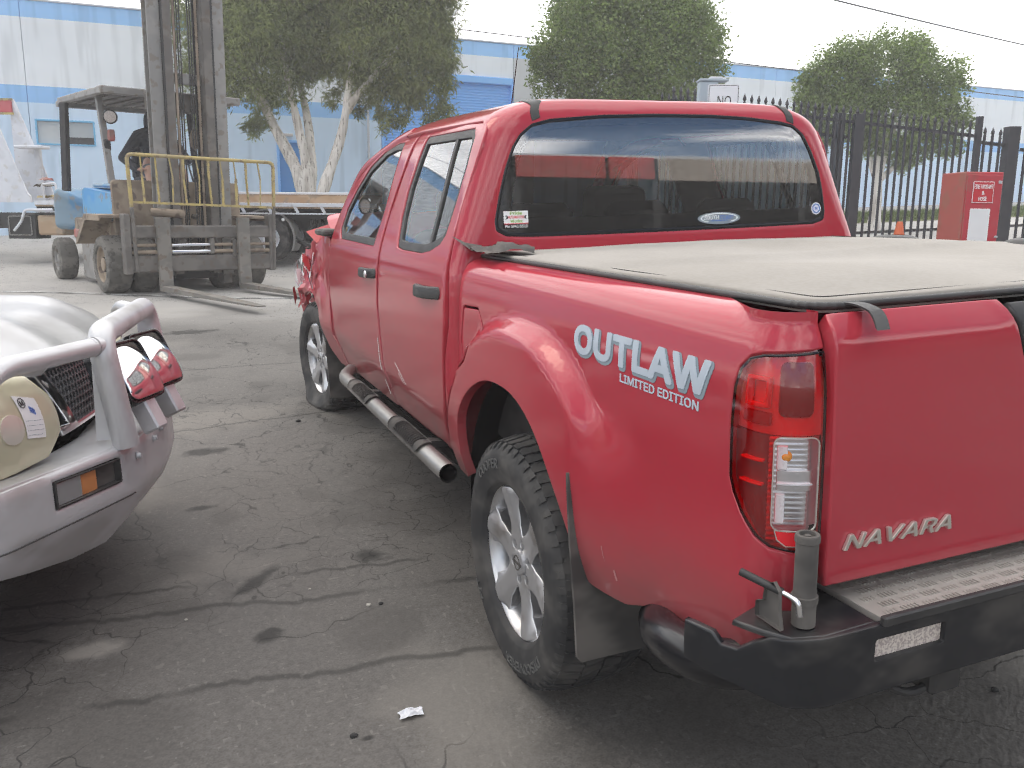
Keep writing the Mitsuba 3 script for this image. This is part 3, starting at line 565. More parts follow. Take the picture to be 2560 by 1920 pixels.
# tail lights
def tail_light():
    K = UTE + '__tail_light'
    def back(u, v):                         # reflector bowl behind the lens
        p = F_bed(u, v); q = F_bed(u + 1e-4, v); r = F_bed(u, v + 1e-4); n = np.cross(q - p, r - p); n /= np.linalg.norm(n, axis=1, keepdims=True)
        return p + n * off(u, v)[:, None]
    sgn = 1 if np.cross(F_bed(np.array([-.9999]), np.array([1.0]))[0] - F_bed(np.array([-1.0]), np.array([1.0]))[0], (0, 0, 1))[0] < 0 else -1
    CLEAR = rrect(-1.079, .838, -1.012, .992, .012); LOW = poly((-1.079, .836), (-1.018, .836), (-1.022, .822), (-1.035, .812), (-1.079, .812))
    RED = LIGHT.buffer(-.0035).difference(CLEAR.buffer(.002)).difference(LOW.buffer(.002))
    def off(u, v): return sgn * (-.022 + .003 * np.sin(v * 420) * (u < -1.0))
    def back2(dd): return lambda u, v: (lambda p, n: p + n / np.linalg.norm(n, axis=1, keepdims=True) * sgn * dd)(F_bed(u, v), np.cross(F_bed(u + 1e-4, v) - F_bed(u, v), F_bed(u, v + 1e-4) - F_bed(u, v)))
    LB = LIGHT.buffer(.005).union(sg.box(-1.115, .84, -1.08, 1.12)); UP_ = sg.box(-1.2, .99, -.8, 1.2); LO_ = sg.box(-1.006, .7, -.8, .99); RI_ = sg.box(-1.2, .7, -1.006, .99)
    obj('reflector', panel(LB.intersection(UP_), back2(-.018), .008, 0, 0), 'lens_white', K, 40)
    obj('reflector', panel(LB.intersection(LO_), back2(-.014), .008, 0, 0), 'lens_grey', K, 40)
    def rib(u, v): return back2(-.016)(u, v) + np.stack([.0012 * np.sin(v * 700), 0 * u, 0 * u], -1) + np.stack([.010 * np.cos((u + 1.045) * 40) - .010, 0 * u, 0 * u], -1)
    obj('reflector', panel(LB.intersection(RI_), rib, .003, 0, 0), 'lens_back', K, 40)
    obj('reflector_step', panel(sg.box(-1.078, .90, -1.014, .935), back2(-.010), .01, .008, .001, flip=True), 'lens_back', K, 40)
    obj('reflector_tile', panel(sg.box(-1.030, .845, -1.014, .895), back2(-.008), .01, .008, .001, flip=True), 'lens_white', K); obj('reflector_tile', panel(sg.box(-1.032, .936, -1.014, .975), back2(-.009), .01, .008, .001, flip=True), 'lens_white', K)
    def off2(u, v): return sgn * (.003 + 0 * u)
    for nm, pg, b in (('red_lens', RED, 'red_lens'), ('clear_lens', CLEAR, 'clear_lens'), ('lower_lens', LOW, 'bright_red')):
        off_ = off2
        def g(u, v): 
            p = F_bed(u, v); e = 1e-4; n = np.cross(F_bed(u + e, v) - p, F_bed(u, v + e) - p); n /= np.linalg.norm(n, axis=1, keepdims=True); return p + n * sgn * .004
        obj(nm, panel(pg, g, .012, 0, 0), b, K, True)
    def raised(pg, d, hem):
        def g(u, v):
            p = F_bed(u, v); e = 1e-4; n = np.cross(F_bed(u + e, v) - p, F_bed(u, v + e) - p); n /= np.linalg.norm(n, axis=1, keepdims=True); return p + n * sgn * d
        return panel(pg, g, .012, hem, .0015, flip=sgn < 0)
    obj('bezel', raised(LIGHT.buffer(.001).difference(LIGHT.buffer(-.0035)), .0012, .003), 'black_gloss', K, 30)
    obj('lens_rim', raised(CLEAR.union(LOW).buffer(.0018).difference(CLEAR.union(LOW)), .0045, .0025), 'badge_metal', K, 30)
    for z, w in ((.905, .052), (.945, .05)): obj('light_bar', raised(sg.box(-.992, z, -.992 + w, z + .004), -.003, .012), 'bright_red', K, 30)
    for a, b in ((1.035, 1.085), ): obj('bulb_frame', raised(sg.box(-.995, a, -.945, b).difference(sg.box(-.989, a + .006, -.951, b - .006)), -.004, .012), 'bright_red', K, 30)
    obj('inner_step', raised(sg.box(-.998, 1.006, -.938, 1.026), -.008, .012), 'red_plain', K, 30)
    obj('inner_divider', raised(sg.box(-1.075, .912, -1.016, .9145), -.004, .014), 'white_paint', K, 30)
    obj('lamp_panel', raised(sg.box(-1.078, 1.022, -1.012, 1.112).buffer(-.012).buffer(.012), -.012, .008), 'deep_red', K, 30)
    for z in (.957, .914):
        p = F_bed(np.array([-1.03]), np.array([z]))[0]; m = trimesh.creation.icosphere(2, .010 if z > .95 else .005); obj('amber_bulb', moved(m, p + V(.010, .014, 0)), 'amber', K, True)
    # dark pocket behind
    obj('housing', panel(LIGHT.buffer(.004), lambda u, v: F_bed(u, v) + V(.04, .04, 0), .02, 0, 0), 'red_plain', K)
tail_light()
# far-side tail light in plain form, never seen from here but there
# ---- tailgate
def F_gate(x, z):
    top = np.clip((z - 1.10) / .09, 0, 1); y = -1.043 + .034 * top ** 4 - .008 * np.cos(np.clip((z - .95) / .25, -1, 1) * 1.5)
    return np.stack([x, y, np.where(z > 1.19, 1.19, z)], -1)
def F_gater(x, z): return F_gate(x, z)
GATE = poly((-.712, .735), (.712, .735), (.717, 1.188), (-.717, 1.188))
HAND = poly((-.345, 1.186), (-.322, 1.14), (-.295, 1.06), (-.27, 1.045), (.27, 1.045), (.295, 1.06), (.322, 1.14), (.345, 1.186))
obj('tailgate', panel(GATE.difference(HAND), F_gate, .025, .03, .005), 'red_paint', UTE, 40)
obj('handle_surround', panel(HAND.buffer(-.004), F_gate, .03, .02, .006), 'black_plastic', UTE + '__tailgate', 40)
bw = place_text(sa.skew(text2d('NAVARA', .03), xs=14, origin=(0, 0)), -.684, -.448, .797, .824)
obj('badge_lettering', lay(bw, F_gate, .007, .006, .012, .0012), 'badge_metal', UTE + '__tailgate', 30, label='raised silver NAVARA lettering on the tailgate')
# ---- tray, cover
obj('tray_liner', cat([box(-.70, .70, -1.0, .5, .62, .66), box(-.71, -.69, -1.0, .5, .62, 1.15), box(.69, .71, -1.0, .5, .62, 1.15)]), 'black_plastic', UTE)
def F_cov(x, y):
    e = np.minimum(np.minimum(.715 - np.abs(x), y + .995), .57 - y)
    sag = .007 * np.exp(-((y + .22) / .05) ** 2) + .005 * np.exp(-((y - .18) / .06) ** 2) + .004 * np.cos(y * 9.4) + .003 * np.sin(x * 5 + y * 3) + .012 * (meshkit.fbm(np.stack([x * 3, y * 3, x * 0], -1), 4, 2) - .5)
    return np.stack([x, y, 1.203 + .010 * np.clip(e / .2, 0, 1) + sag * np.clip(e / .06, 0, 1)], -1)
COV = rrect(-.715, -.995, .715, .57, .05)
cv = obj('tonneau_cover', panel(COV, F_cov, .03, .022, .008), 'tonneau', UTE, 50, label='faded beige canvas cover stretched over the tray')
ring = lambda m: np.array(COV.buffer(-m).exterior.coords)
obj('cover_edge_seal', tube(np.c_[ring(-.004), np.full(len(ring(-.004)), 1.192)], .0065, 8, False), 'black_plastic', cv, True)
obj('hem_stitching', tube(np.c_[ring(.026), F_cov(*ring(.026).T)[:, 2] + .0006], .0014, 5, False), 'grey_rubber', cv)
# bunched strap at the front corner and the strap end at the tailgate
st = V(-.70, .40, 1.207)
def crumple(seed, c, sx, sy, sz, n=14):
    u, v = np.meshgrid(np.linspace(-1, 1, n), np.linspace(-1, 1, n)); P = np.stack([u, v, u * 0 + seed], -1)
    zz = sz * (meshkit.fbm(P * 1.9, 3, seed) - .25) * 2 * np.clip(1.25 - np.hypot(u, v) * .7, .1, 1)
    p = np.stack([c[0] + u * sx + .3 * sx * (meshkit.noise(P * 2, 5) - .5), c[1] + v * sy + .3 * sy * (meshkit.noise(P * 2, 8) - .5), c[2] + np.maximum(zz, .001)], -1).reshape(-1, 3)
    i, j = np.meshgrid(np.arange(n - 1), np.arange(n - 1), indexing='ij'); q = np.stack([i * n + j, (i + 1) * n + j, (i + 1) * n + j + 1, i * n + j + 1], -1).reshape(-1, 4)
    return mesh(p, np.vstack([q[:, [0, 1, 2]], q[:, [0, 2, 3]]]))
obj('loose_strap', cat([crumple(3, st, .075, .10, .04), moved(mesh([(0, 0, 0), (-.02, .09, .028), (-.06, .12, .05), (-.015, .05, .004), (.03, .08, .018)], [(0, 1, 3), (1, 2, 3), (0, 4, 1), (0, 3, 1)]), st + V(-.05, .05, 0))]), 'grey_rubber', cv, True)
obj('strap_end', panel(sg.box(0, 0, .10, .026), lambda u, v: np.stack([-.67 + v + .012 * np.sin(u * 30), -.99 - .055 * np.clip(u / .05, 0, 1) - .002 - .03 * np.clip((u - .05) / .05, 0, 1), 1.193 + .004 - .035 * np.clip((u - .02) / .08, 0, 1) ** 1.5], -1), .01, .003, 0), 'black_plastic', cv)
for i in range(2): obj('clamp', moved(lathe([(0, .03), (.05, .03), (.075, .018), (.085, 0)], 24), (.58 + .10 * i, .12 - .42 * i, 1.205), s=(.7, 1.1, .6)), 'black_plastic', cv, 40)

# ---- cab shell F_cab(s, t)
_tc, _qc = curve([(.45, .80), (.52, .815), (.62, .828), (.75, .842), (.9, .846), (1.05, .842), (1.14, .832), (1.19, .818), (1.33, .766), (1.45, .722), (1.55, .683), (1.60, .659), (1.628, .636), (1.648, .604), (1.662, .556), (1.674, .48), (1.684, .38), (1.690, .25)], 300)
_zc, _wc = _qc[:, 0], _qc[:, 1]; _tc = np.r_[0, np.cumsum(np.hypot(np.diff(_zc), np.diff(_wc)))]; _tc = _tc + 1.19 - np.interp(1.19, _zc, _tc)
t_of_z = lambda z: np.interp(z, _zc, _tc)
YB = .525
def F_cab(s, t):
    s, t = np.broadcast_arrays(np.asarray(s, float), np.asarray(t, float))
    w, z = np.interp(t, _tc, _wc), np.interp(t, _tc, _zc); d = .846 - w
    db = np.where(t > t_of_z(1.15), .25 * np.minimum(d, .175) + .40 * np.clip(d - .175, 0, .135) + 1.15 * np.clip(d - .31, 0, None), .0)
    rc = .06 + .02 * np.clip((z - 1.2) / .4, 0, 1); far = s < -.238; q = np.where(far, -.476 - s, s)
    yc = YB + db + rc
    a = np.clip((.602 - q) / .094, 0, 1) * math.pi / 2
    k = np.clip((.95 - q) / .348, 0, 1)
    y = np.where(q > .602, q + (yc - .602) * k, yc - rc * np.sin(a))
    xs = -w; xa = -(w - rc) - rc * np.cos(a); xb = -(w - rc) * np.clip((q + .238) / .746, 0, 1)
    x = np.where(q > .602, xs, np.where(q > .508, xa, xb))
    y = np.where(q < .508, YB + db, y)
    z = z + .020 * np.clip(1 - (np.abs(x) / .62) ** 4, 0, 1) * np.clip((d - .19) / .10, 0, 1)
    zz = z + .02 * np.clip((y - .6) / .85, 0, 1) * np.clip((z - 1.2) / .4, 0, 1)
    return np.stack([np.where(far, -x, x), y, zz], -1)
def s_back(x, z):
    w = np.interp(t_of_z(z), _tc, _wc) - .06 - .02 * np.clip((z - 1.2) / .4, 0, 1); return -.238 + .746 * (-x / w)
def to_st(x, z): return (float(s_back(x, z)), float(t_of_z(z)))
WIN = sg.Polygon([to_st(*q) for q in [(-.668, 1.30), (-.651, 1.373), (-.624, 1.462), (-.595, 1.53), (-.567, 1.569), (-.521, 1.603), (-.457, 1.617), (-.26, 1.630), (-.05, 1.635), (.166, 1.635), (.319, 1.630), (.461, 1.619), (.518, 1.609), (.562, 1.575), (.598, 1.514), (.63, 1.442), (.645, 1.377), (.655, 1.30), (.650, 1.265), (.60, 1.252), (.305, 1.248), (0, 1.246), (-.281, 1.245), (-.543, 1.246), (-.63, 1.250), (-.665, 1.268)]])
WIN = WIN.buffer(-.03).buffer(.03)
T0, TR, T1 = t_of_z(.545), t_of_z(1.628), t_of_z(1.674)
DR = [(.577, 1.19), (.566, 1.07), (.566, .98), (.588, .87), (.612, .70), (.655, .55), (.665, .50)]     # rear edge of the rear door (y, z)
z2t = lambda z: float(np.interp(z, _zc, _tc))
side = [(.620, z2t(.66)), (.590, z2t(.86)), (.566, z2t(.97)), (.566, z2t(1.07)), (.578, z2t(1.19)), (.592, z2t(1.33)), (.592, z2t(1.54)), (.604, z2t(1.60)), (.64, z2t(1.617)), (1.0, z2t(1.619)), (1.66, z2t(1.619)), (1.62, T1)]
shell = sg.Polygon([(-.476 - 1.62, T1)] + [(-.476 - a, b) for a, b in side[-2::-1]] + [(-.476 - .655, T0), (.655, T0)] + side)
obj('cab_body', panel(shell.difference(WIN), F_cab, .022, .03, .005, flip=True), 'red_paint', UTE, 40)
CAB = UTE + '__cab_body'
# roof skin between the two drip strips
def F_roof(x, y):
    ds = .846 - np.abs(x); q_ = y - YB - .044; dbk = np.where(q_ < .054, .175 + q_ / .40, .31 + (q_ - .054) / 1.15)
    d = np.minimum(ds, dbk); z = np.interp(.846 - d, _wc[::-1], _zc[::-1]) + .020 * np.clip(1 - (np.abs(x) / .62) ** 4, 0, 1) * np.clip((d - .19) / .10, 0, 1) + .02 * np.clip((y - .6) / .85, 0, 1) - .10 * np.clip((y - 1.35) / .75, 0, 1) ** 2
    return np.stack([x, y, z], -1)
obj('roof', panel(sg.box(-.53, .66, .53, 1.80), F_roof, .03, .02, .004), 'red_paint', UTE, 40)
for sg_ in (-1, 1):
    sfn = lambda x, z, g=sg_: to_st(x * g * -1 if False else x, z)
    def strip(u, v, g=sg_):
        p = F_cab(np.clip(u, -1, 1), v); return p
    a = [to_st(sg_ * .505, 1.612), to_st(sg_ * .525, 1.612)]
    pgs = sg.Polygon([to_st(sg_ * .49, 1.619), to_st(sg_ * .52, 1.608), (to_st(sg_ * .553, 1.66)[0], T1), (to_st(sg_ * .525, 1.66)[0], T1)])
    obj('drip_strip', panel(pgs, lambda u, v: F_cab(u, v) + V(0, -.002, .003), .02, .006, .002, flip=True), 'black_plastic', UTE + '__roof', 30)
# rear window: dark rubber surround, glass, stickers
obj('window_seal', panel(WIN.buffer(.002).difference(WIN.buffer(-.012)), lambda u, v: F_cab(u, v) + V(0, .001, 0), .02, .014, .003, flip=True), 'black_gloss', UTE + '__rear_window', 40)
obj('pane', panel(WIN.buffer(-.010), lambda u, v: F_cab(u, v) + V(0, .006, 0), .03, 0, 0), 'tint_glass', UTE + '__rear_window', True)
FRIT = WIN.buffer(-.011).difference(sa.translate(WIN.buffer(-.052), 0, .012))
obj('pane_border', panel(FRIT, lambda u, v: F_cab(u, v) + V(0, .009, 0), .03, 0, 0), 'black_gloss', UTE + '__rear_window', True)
RW = UTE + '__rear_window'
def F_win(x, z):
    s = s_back(x, z); return F_cab(s, t_of_z(z))
pr('print_white', (.80, .80, .80), .5); pr('print_red', (.65, .04, .05), .5); pr('print_green', (.25, .42, .05), .5); pr('print_blue', (.08, .16, .48), .5); pr('print_black', (.02, .02, .02), .5)
def sticker(parts):
    k = RW + '__sticker'
    n = COUNT.get(k, 0); 
    for i, (g, m, o) in enumerate(parts):
        obj('sticker', lay(g, F_win, o, .0004, .02), m, RW)
sx, sz = -.655 + .035, 1.275
def two(g, x0, x1, z0, z1): return place_text(g, x0, x1, z0, z1)
cardx = (-.612, -.532)
sticker([(sg.box(-.639, 1.290, -.554, 1.329), 'print_white', .0015), (sg.box(-.639, 1.2875, -.554, 1.2900), 'print_red', .0015), (sg.box(-.638, 1.274, -.555, 1.2872), 'print_black', .0015),
         (two(text2d('Pride', .02), -.617, -.575, 1.317, 1.328), 'print_green', .0024), (two(text2d('AUTOMOTIVE', .02), -.625, -.567, 1.305, 1.314), 'print_red', .0024), (two(text2d('Works', .02), -.617, -.575, 1.292, 1.302), 'print_green', .0024),
         (two(text2d('Ph: 5941 5510', .02), -.635, -.558, 1.276, 1.285), 'print_white', .0024),
         (sg.Point(-.630, 1.309).buffer(.006).difference(sg.Point(-.634, 1.309).buffer(.0045)), 'print_black', .0024), (sg.Point(-.562, 1.309).buffer(.006).difference(sg.Point(-.558, 1.309).buffer(.0045)), 'print_black', .0024)])
el = lambda x, z, a, b: sa.scale(sg.Point(x, z).buffer(1, quad_segs=20), a, b)
sticker([(el(.183, 1.284, .090, .021), 'decal_dark', .0013), (el(.183, 1.284, .078, .018).difference(el(.183, 1.284, .073, .0145)).difference(sg.box(.13, 1.26, .236, 1.272)), 'print_white', .0020),
         (two(sa.skew(text2d('SOUTH', .02), xs=12), .120, .182, 1.280, 1.294), 'print_white', .0020), (two(sa.skew(text2d('COAST', .02), xs=12), .186, .246, 1.280, 1.294), 'print_blue', .0020), (sg.box(.145, 1.274, .222, 1.277), 'print_blue', .0020)])
sticker([(el(.614, 1.307, .022, .022), 'print_white', .0013), (el(.614, 1.307, .018, .018).difference(el(.614, 1.307, .013, .0135)), 'print_blue', .0020), (two(text2d('N', .02), .608, .620, 1.300, 1.314), 'print_blue', .0020)])

# ---- doors
def F_side(y, z):
    w = np.interp(z, _zc, _wc); sw = .006 * np.exp(-((z - .66 - .02 * (y - 1)) / .05) ** 2) - .008 * np.clip((.64 - z) / .12, 0, 1)
    # nose tapers in
    w = w - .05 * np.clip((y - 2.4) / 1.5, 0, 1) ** 2
    return np.stack([-(w + sw), y, z], -1)
def F_dl(u, v): return F_side(-u, v)          # u runs backwards so that normals point out
def dpanel(pg, h=.025, hem=.03, rnd=.005, fn=None): return panel(flipx(pg), fn or F_dl, h, hem, rnd)
RD = poly(*[(y + .006, z) for y, z in [(.592, 1.33), (.592, 1.54), (.604, 1.59)]], (.64, 1.612), (1.0, 1.634), (1.445, 1.648), (1.463, 1.5), (1.497, 1.33), (1.480, 1.16), (1.488, .93), (1.462, .70), (1.375, .535), *[(y + .006, z) for y, z in [(.66, .535), (.655, .55), (.612, .70), (.588, .87), (.566, .98), (.566, 1.07), (.577, 1.19)]])
RWIN = poly((1.305, 1.612), (.735, 1.600), (.695, 1.57), (.675, 1.478), (.672, 1.366), (.676, 1.255), (.71, 1.225), (.80, 1.20), (.90, 1.188), (1.16, 1.188), (1.235, 1.195), (1.30, 1.30), (1.325, 1.408)).buffer(-.015).buffer(.015)
FD = poly((1.470, 1.648), (1.72, 1.652), (1.95, 1.645), (2.20, 1.585), (2.38, 1.48), (2.52, 1.36), (2.60, 1.24), (2.612, 1.155), (2.640, .90), (2.612, .655), (2.40, .51), (1.385, .522), (1.472, .69), (1.512, .92), (1.507, 1.165), (1.527, 1.335), (1.497, 1.50))
FWIN = poly((1.645, 1.612), (1.76, 1.616), (1.92, 1.602), (2.16, 1.53), (2.32, 1.43), (2.42, 1.33), (2.43, 1.23), (2.36, 1.188), (1.62, 1.182), (1.612, 1.32)).buffer(-.02).buffer(.02)
def door(nm, pg, win, hx):
    m = dpanel(pg.difference(win))
    for sd in (0, 1):
        mm = (lambda q: (q.invert(), q)[1])(tf(m, MIR)) if sd else m
        k = obj(nm, mm, 'red_paint', UTE, 40)
        fx = (lambda q: (lambda r: (r.invert(), r)[1])(tf(q, MIR))) if sd else (lambda q: q)
        fr = panel(flipx(win.buffer(.003).difference(win.buffer(-.030))), lambda u, v: F_dl(u, v) + V(.006, 0, 0), .02, .012, .004)
        obj('window_frame', fx(fr), 'black_plastic', k, 40)
        obj('window', fx(panel(flipx(win.buffer(-.026)), lambda u, v: F_dl(u, v) + V(.014, 0, 0), .04, 0, 0)), 'window_glass', k, True)
        p = F_side(np.array([hx]), np.array([1.07]))[0]
        cup = panel(flipx(el(hx - .02, 1.075, .06, .045)), lambda u, v: F_dl(u, v) + V(-.0015, 0, 0), .01, 0, 0)
        prof = sg.LineString([(-.135, .0), (.125, .0)]).buffer(.021, quad_segs=5)
        h = panel(flipx(sa.translate(sa.rotate(prof, -2), hx, 1.066)), lambda u, v: F_dl(u, v) + np.stack([-.034 + 1.3 * (-u - hx) ** 2, 0 * u, 0 * u], -1), .012, .026, .008)
        obj('handle', fx(h), 'black_plastic', k, 40)
        if nm == 'front_door':
            c = lathe([(0, .006), (.012, .006), (.016, .003), (.016, 0)], 16, 'x'); obj('lock_barrel', fx(moved(tf(c, np.diag([-1, 1, 1, 1.])), p + V(-.032, -.10, -.004))), 'chrome', k, 30)
        else:
            dv = sg.LineString([(.910, 1.612), (.828, 1.190)]).buffer(.013)
            obj('window_divider', fx(panel(flipx(dv), lambda u, v: F_dl(u, v) + V(.007, 0, 0), .02, .012, .003)), 'black_plastic', k, 30)
    return
door('rear_door', RD, RWIN, .765)
door('front_door', FD, FWIN, 1.675)
pr('scuff', (.55, .47, .46), .7)
for a_ in ([(1.535, .80), (1.525, .72), (1.505, .66), (1.518, .66), (1.536, .72), (1.543, .79)], [(1.50, .62), (1.46, .56), (1.47, .56), (1.506, .61)]): obj('scuff_mark', lay(flipx(sg.Polygon(a_)), F_dl, .0012, .0008, .01), 'scuff', UTE + '__front_door')
for a_ in ([(1.26, .735), (1.10, .672), (1.102, .669), (1.262, .730)], [(1.21, .700), (1.13, .668), (1.131, .666), (1.212, .697)]): obj('scratch', lay(flipx(sg.Polygon(a_)), F_dl, .0009, .0006, .01), 'scuff', UTE + '__rear_door')
for a_ in ([(-.50, .62), (-.505, .60), (-.512, .585), (-.506, .60), (-.502, .622)], [(-.535, .575), (-.54, .55), (-.545, .553), (-.54, .578)]): obj('paint_chip', lay(flipx(sg.Polygon(a_)), F_bedr, .0010, .0006, .01), 'chip_pink', UTE + '__bed_side')
# dark gap behind doors, sill
gapm = panel(flipx(sg.box(.50, .52, 2.6, 1.64)), lambda u, v: F_dl(u, v) + V(.034, 0, 0), .08, 0, 0)
gp = panel(flipx(unary_union([RD, FD]).buffer(.04).intersection(sg.box(.60, 0, 3, 3)).difference(RWIN.buffer(-.02)).difference(FWIN.buffer(-.02))), lambda u, v: F_dl(u, v) + V(.034, 0, 0), .05, 0, 0)
both('door_aperture', gp, 'dark_void', UTE)
both('sill', dpanel(poly((.62, .545), (2.42, .52), (2.36, .462), (.66, .478)), .05, .05, .008, lambda u, v: F_dl(u, v) + V(.022, 0, 0)), 'red_paint', UTE, 40)
# pillar strip behind the rear door, from the roof rail down to the tray
# A pillars and windscreen
for g in (-1, 1):
    pts = np.array([(g * .600, 1.62, 1.640), (g * .618, 1.82, 1.622), (g * .643, 2.08, 1.575), (g * .675, 2.30, 1.515), (g * .71, 2.50, 1.39), (g * .745, 2.66, 1.25), (g * .765, 2.76, 1.14)])
    obj('windscreen_pillar', tf(tube(spline(pts, 6), .033, 10), np.eye(4)), 'red_paint', UTE, True)
nx, ny = 26, 22
u, v = np.meshgrid(np.linspace(-1, 1, nx), np.linspace(0, 1, ny)); yy = 1.80 + 1.02 * v; zz = 1.66 - .40 * v ** 1.25 - .10 * v; hw = .60 + .14 * v
i, j = np.meshgrid(np.arange(ny - 1), np.arange(nx - 1), indexing='ij'); q = np.stack([i * nx + j, i * nx + j + 1, (i + 1) * nx + j + 1, (i + 1) * nx + j], -1).reshape(-1, 4)
obj('windscreen', mesh(np.stack([u * hw, yy + .06 * (1 - u * u) + .01 * (rng.random(u.shape) - .5), zz + .012 * (rng.random(u.shape) - .5)], -1).reshape(-1, 3), np.vstack([q[:, [0, 1, 2]], q[:, [0, 2, 3]]])), 'tint_glass', UTE, False)
# ---- interior
IN = UTE
def seat(x, y, w, name):
    b = panel(rrect(-w / 2, 0, w / 2, .56, .08), lambda a, c: np.stack([x + a, y + .10 - .22 * c + .03 * np.cos(a / w * 3), .66 + c], -1), .05, .10, .03)
    obj(name, cat([b, box(x - w / 2, x + w / 2, y + .06, y + .58, .60, .74, .04)]), 'seat_fabric', IN, 40)
    hr = rrect(-.14, 0, .14, .17, .05); obj('headrest', panel(hr, lambda a, c: np.stack([x + a, y - .06 + .05 * np.cos(a * 8) - .1 * c, 1.24 + c], -1), .03, .08, .025), 'seat_fabric', IN, 40)
for x in (-.36, .36): seat(x, 1.62, .50, 'front_seat')
obj('rear_bench', cat([box(-.66, .66, .74, 1.2, .60, .78, .04), tf(box(-.66, .66, 0, .10, 0, .52, .04), trimesh.transformations.translation_matrix((0, .76, .72)))]), 'seat_fabric', IN, 30)
for x in (-.40, .0, .40): obj('rear_headrest', moved(box(-.13, .13, 0, .09, 0, .15, .035), (x, .76, 1.20)), 'seat_fabric', IN, 40)
obj('dashboard', cat([box(-.72, .72, 2.25, 2.8, .70, 1.13, .06)]), 'black_plastic', IN, 30)
obj('steering_wheel', tf(tube(np.array([(.18 * math.cos(a), .18 * math.sin(a), 0) for a in np.linspace(0, 2 * math.pi, 33)]), .016, 8, False), frame((.36, 2.12, 1.08), (1, 0, 0), (0, .45, .89), (0, -.89, .45))), 'black_plastic', IN, True)
obj('cabin_floor', cat([box(-.78, .78, .66, 2.8, .50, .56), box(-.78, .78, .625, .645, .5, 1.235)]), 'dark_void', IN)
obj('headlining', panel(sg.box(-.60, .68, .60, 1.85), lambda a, b: np.stack([a, b, 1.615 + 0 * a + .02 * np.clip((b - .6), 0, 1)], -1), .2, 0, 0, flip=True), 'seat_fabric', IN)
obj('antenna', tube([(-.18, 1.62, 1.69), (-.165, 1.53, 2.0)], [.0035, .002], 6), 'black_plastic', UTE)

# ---- crumpled nose
def crush(p, amp, seed, sc=3.0):
    n = np.stack([meshkit.fbm(p * sc + 9 * k, 4, seed + k) - .5 for k in range(3)], -1); return p + n * amp
def F_fend(u, v):
    p = F_side(-u, v); y, z = p[:, 1], p[:, 2]
    k = np.clip((y - 2.72) / .5, 0, 1)[:, None] * np.clip((z - .70) / .2, .1, 1)[:, None]
    p[:, 0] -= flare_of(y, z, 3.2, .035) * np.clip((1.0 - z) / .15, 0, 1)
    q = crush(p, .20, 4, 5.5); q[:, 2] -= .08 * k[:, 0] * np.clip((y - 3.0) / .8, 0, 1); q[:, 0] += .01 * k[:, 0]
    return p * (1 - k) + q * k
FA = np.array([(y * 1.0 + 3.2, z - .02) for y, z in ARCH_O]);
FEND = poly((2.622, 1.16), (2.65, .90), (2.62, .655), (2.42, .49), *[(y if y < 3.2 else y, z) for y, z in [(2.60, .50), (2.735, .57), (2.84, .66), (2.89, .72), (2.98, .80), (3.08, .842), (3.2, .855), (3.35, .845), (3.50, .80), (3.62, .74), (3.68, .70)]], (3.86, .66), (3.95, .80), (3.90, .98), (3.70, 1.10), (3.30, 1.17), (2.95, 1.20), (2.70, 1.20))
both('front_fender', panel(flipx(FEND), F_fend, .022, .02, .003), 'red_paint', UTE, 25, label='crushed red front fender with torn edges')
nx, ny = 44, 34
u, v = np.meshgrid(np.linspace(-1, 1, nx), np.linspace(0, 1, ny)); hw = .76 - .10 * v
P = np.stack([u * hw, 2.84 + 1.0 * v, 1.16 + .05 * np.sin(v * 5) - .10 * v * v + .0 * u], -1).reshape(-1, 3)
bump = .09 * np.exp(-(((P[:, 1] - 3.15) / .18) ** 2)) + .08 * np.exp(-(((P[:, 1] - 3.7) / .12) ** 2))
P[:, 2] += bump * (.7 + .6 * meshkit.noise(P * 3, 3)); P = crush(P, .10, 11, 4)
i, j = np.meshgrid(np.arange(ny - 1), np.arange(nx - 1), indexing='ij'); q = np.stack([i * nx + j, i * nx + j + 1, (i + 1) * nx + j + 1, (i + 1) * nx + j], -1).reshape(-1, 4)
BON = mesh(P, np.vstack([q[:, [0, 1, 2]], q[:, [0, 2, 3]]]))
obj('bonnet', BON, 'red_paint', UTE, 20, label='buckled red bonnet folded up at its edge')
fold = np.array([(-.86, 3.22, 1.20), (-.70, 3.12, 1.235), (-.62, 3.30, 1.26), (-.76, 3.42, 1.19), (-.82, 3.10, 1.135), (-.68, 3.16, 1.16)])
obj('bonnet_flap', mesh(fold, [(0, 1, 2), (0, 2, 3), (0, 4, 1), (4, 5, 1), (0, 3, 4)]), 'red_plain', UTE)
obj('mirror_bracket', box(-.86, -.77, 2.62, 2.90, 1.19, 1.225, .01), 'grey_rubber', UTE)
# torn bits, wires, bare metal along the crushed edge
pr('bare_metal', (.55, .56, .57), .35, .8)
for k in range(40):
    y0 = 3.0 + .95 * rng.random(); z0 = .80 + .34 * rng.random() - .12 * (y0 - 3); p = V(-.80 - .05 * rng.random(), y0, z0)
    d = rng.normal(0, 1, 3) * V(.02, .07, .06); e = rng.normal(0, 1, 3) * V(.02, .06, .06)
    obj('torn_metal', mesh([p, p + d, p + e, p + d * .6 + e * 1.2], [(0, 1, 2), (1, 3, 2)]), ['red_plain', 'red_paint', 'bare_metal', 'red_plain', 'white_paint'][k % 5], UTE)
for k in range(4):
    y0 = 3.1 + .2 * k; a = V(-.845, y0, 1.08 - .06 * k * .4)
    obj('loose_wire', tube(spline([a, a + V(-.02, .07 * rng.normal(), -.08), a + V(-.01, .1 * rng.normal(), -.17), a + V(.0, .10 * rng.normal(), -.26)], 6), .0022, 5), ['bare_metal', 'black_plastic', 'letter_rubber'][k % 3], UTE)
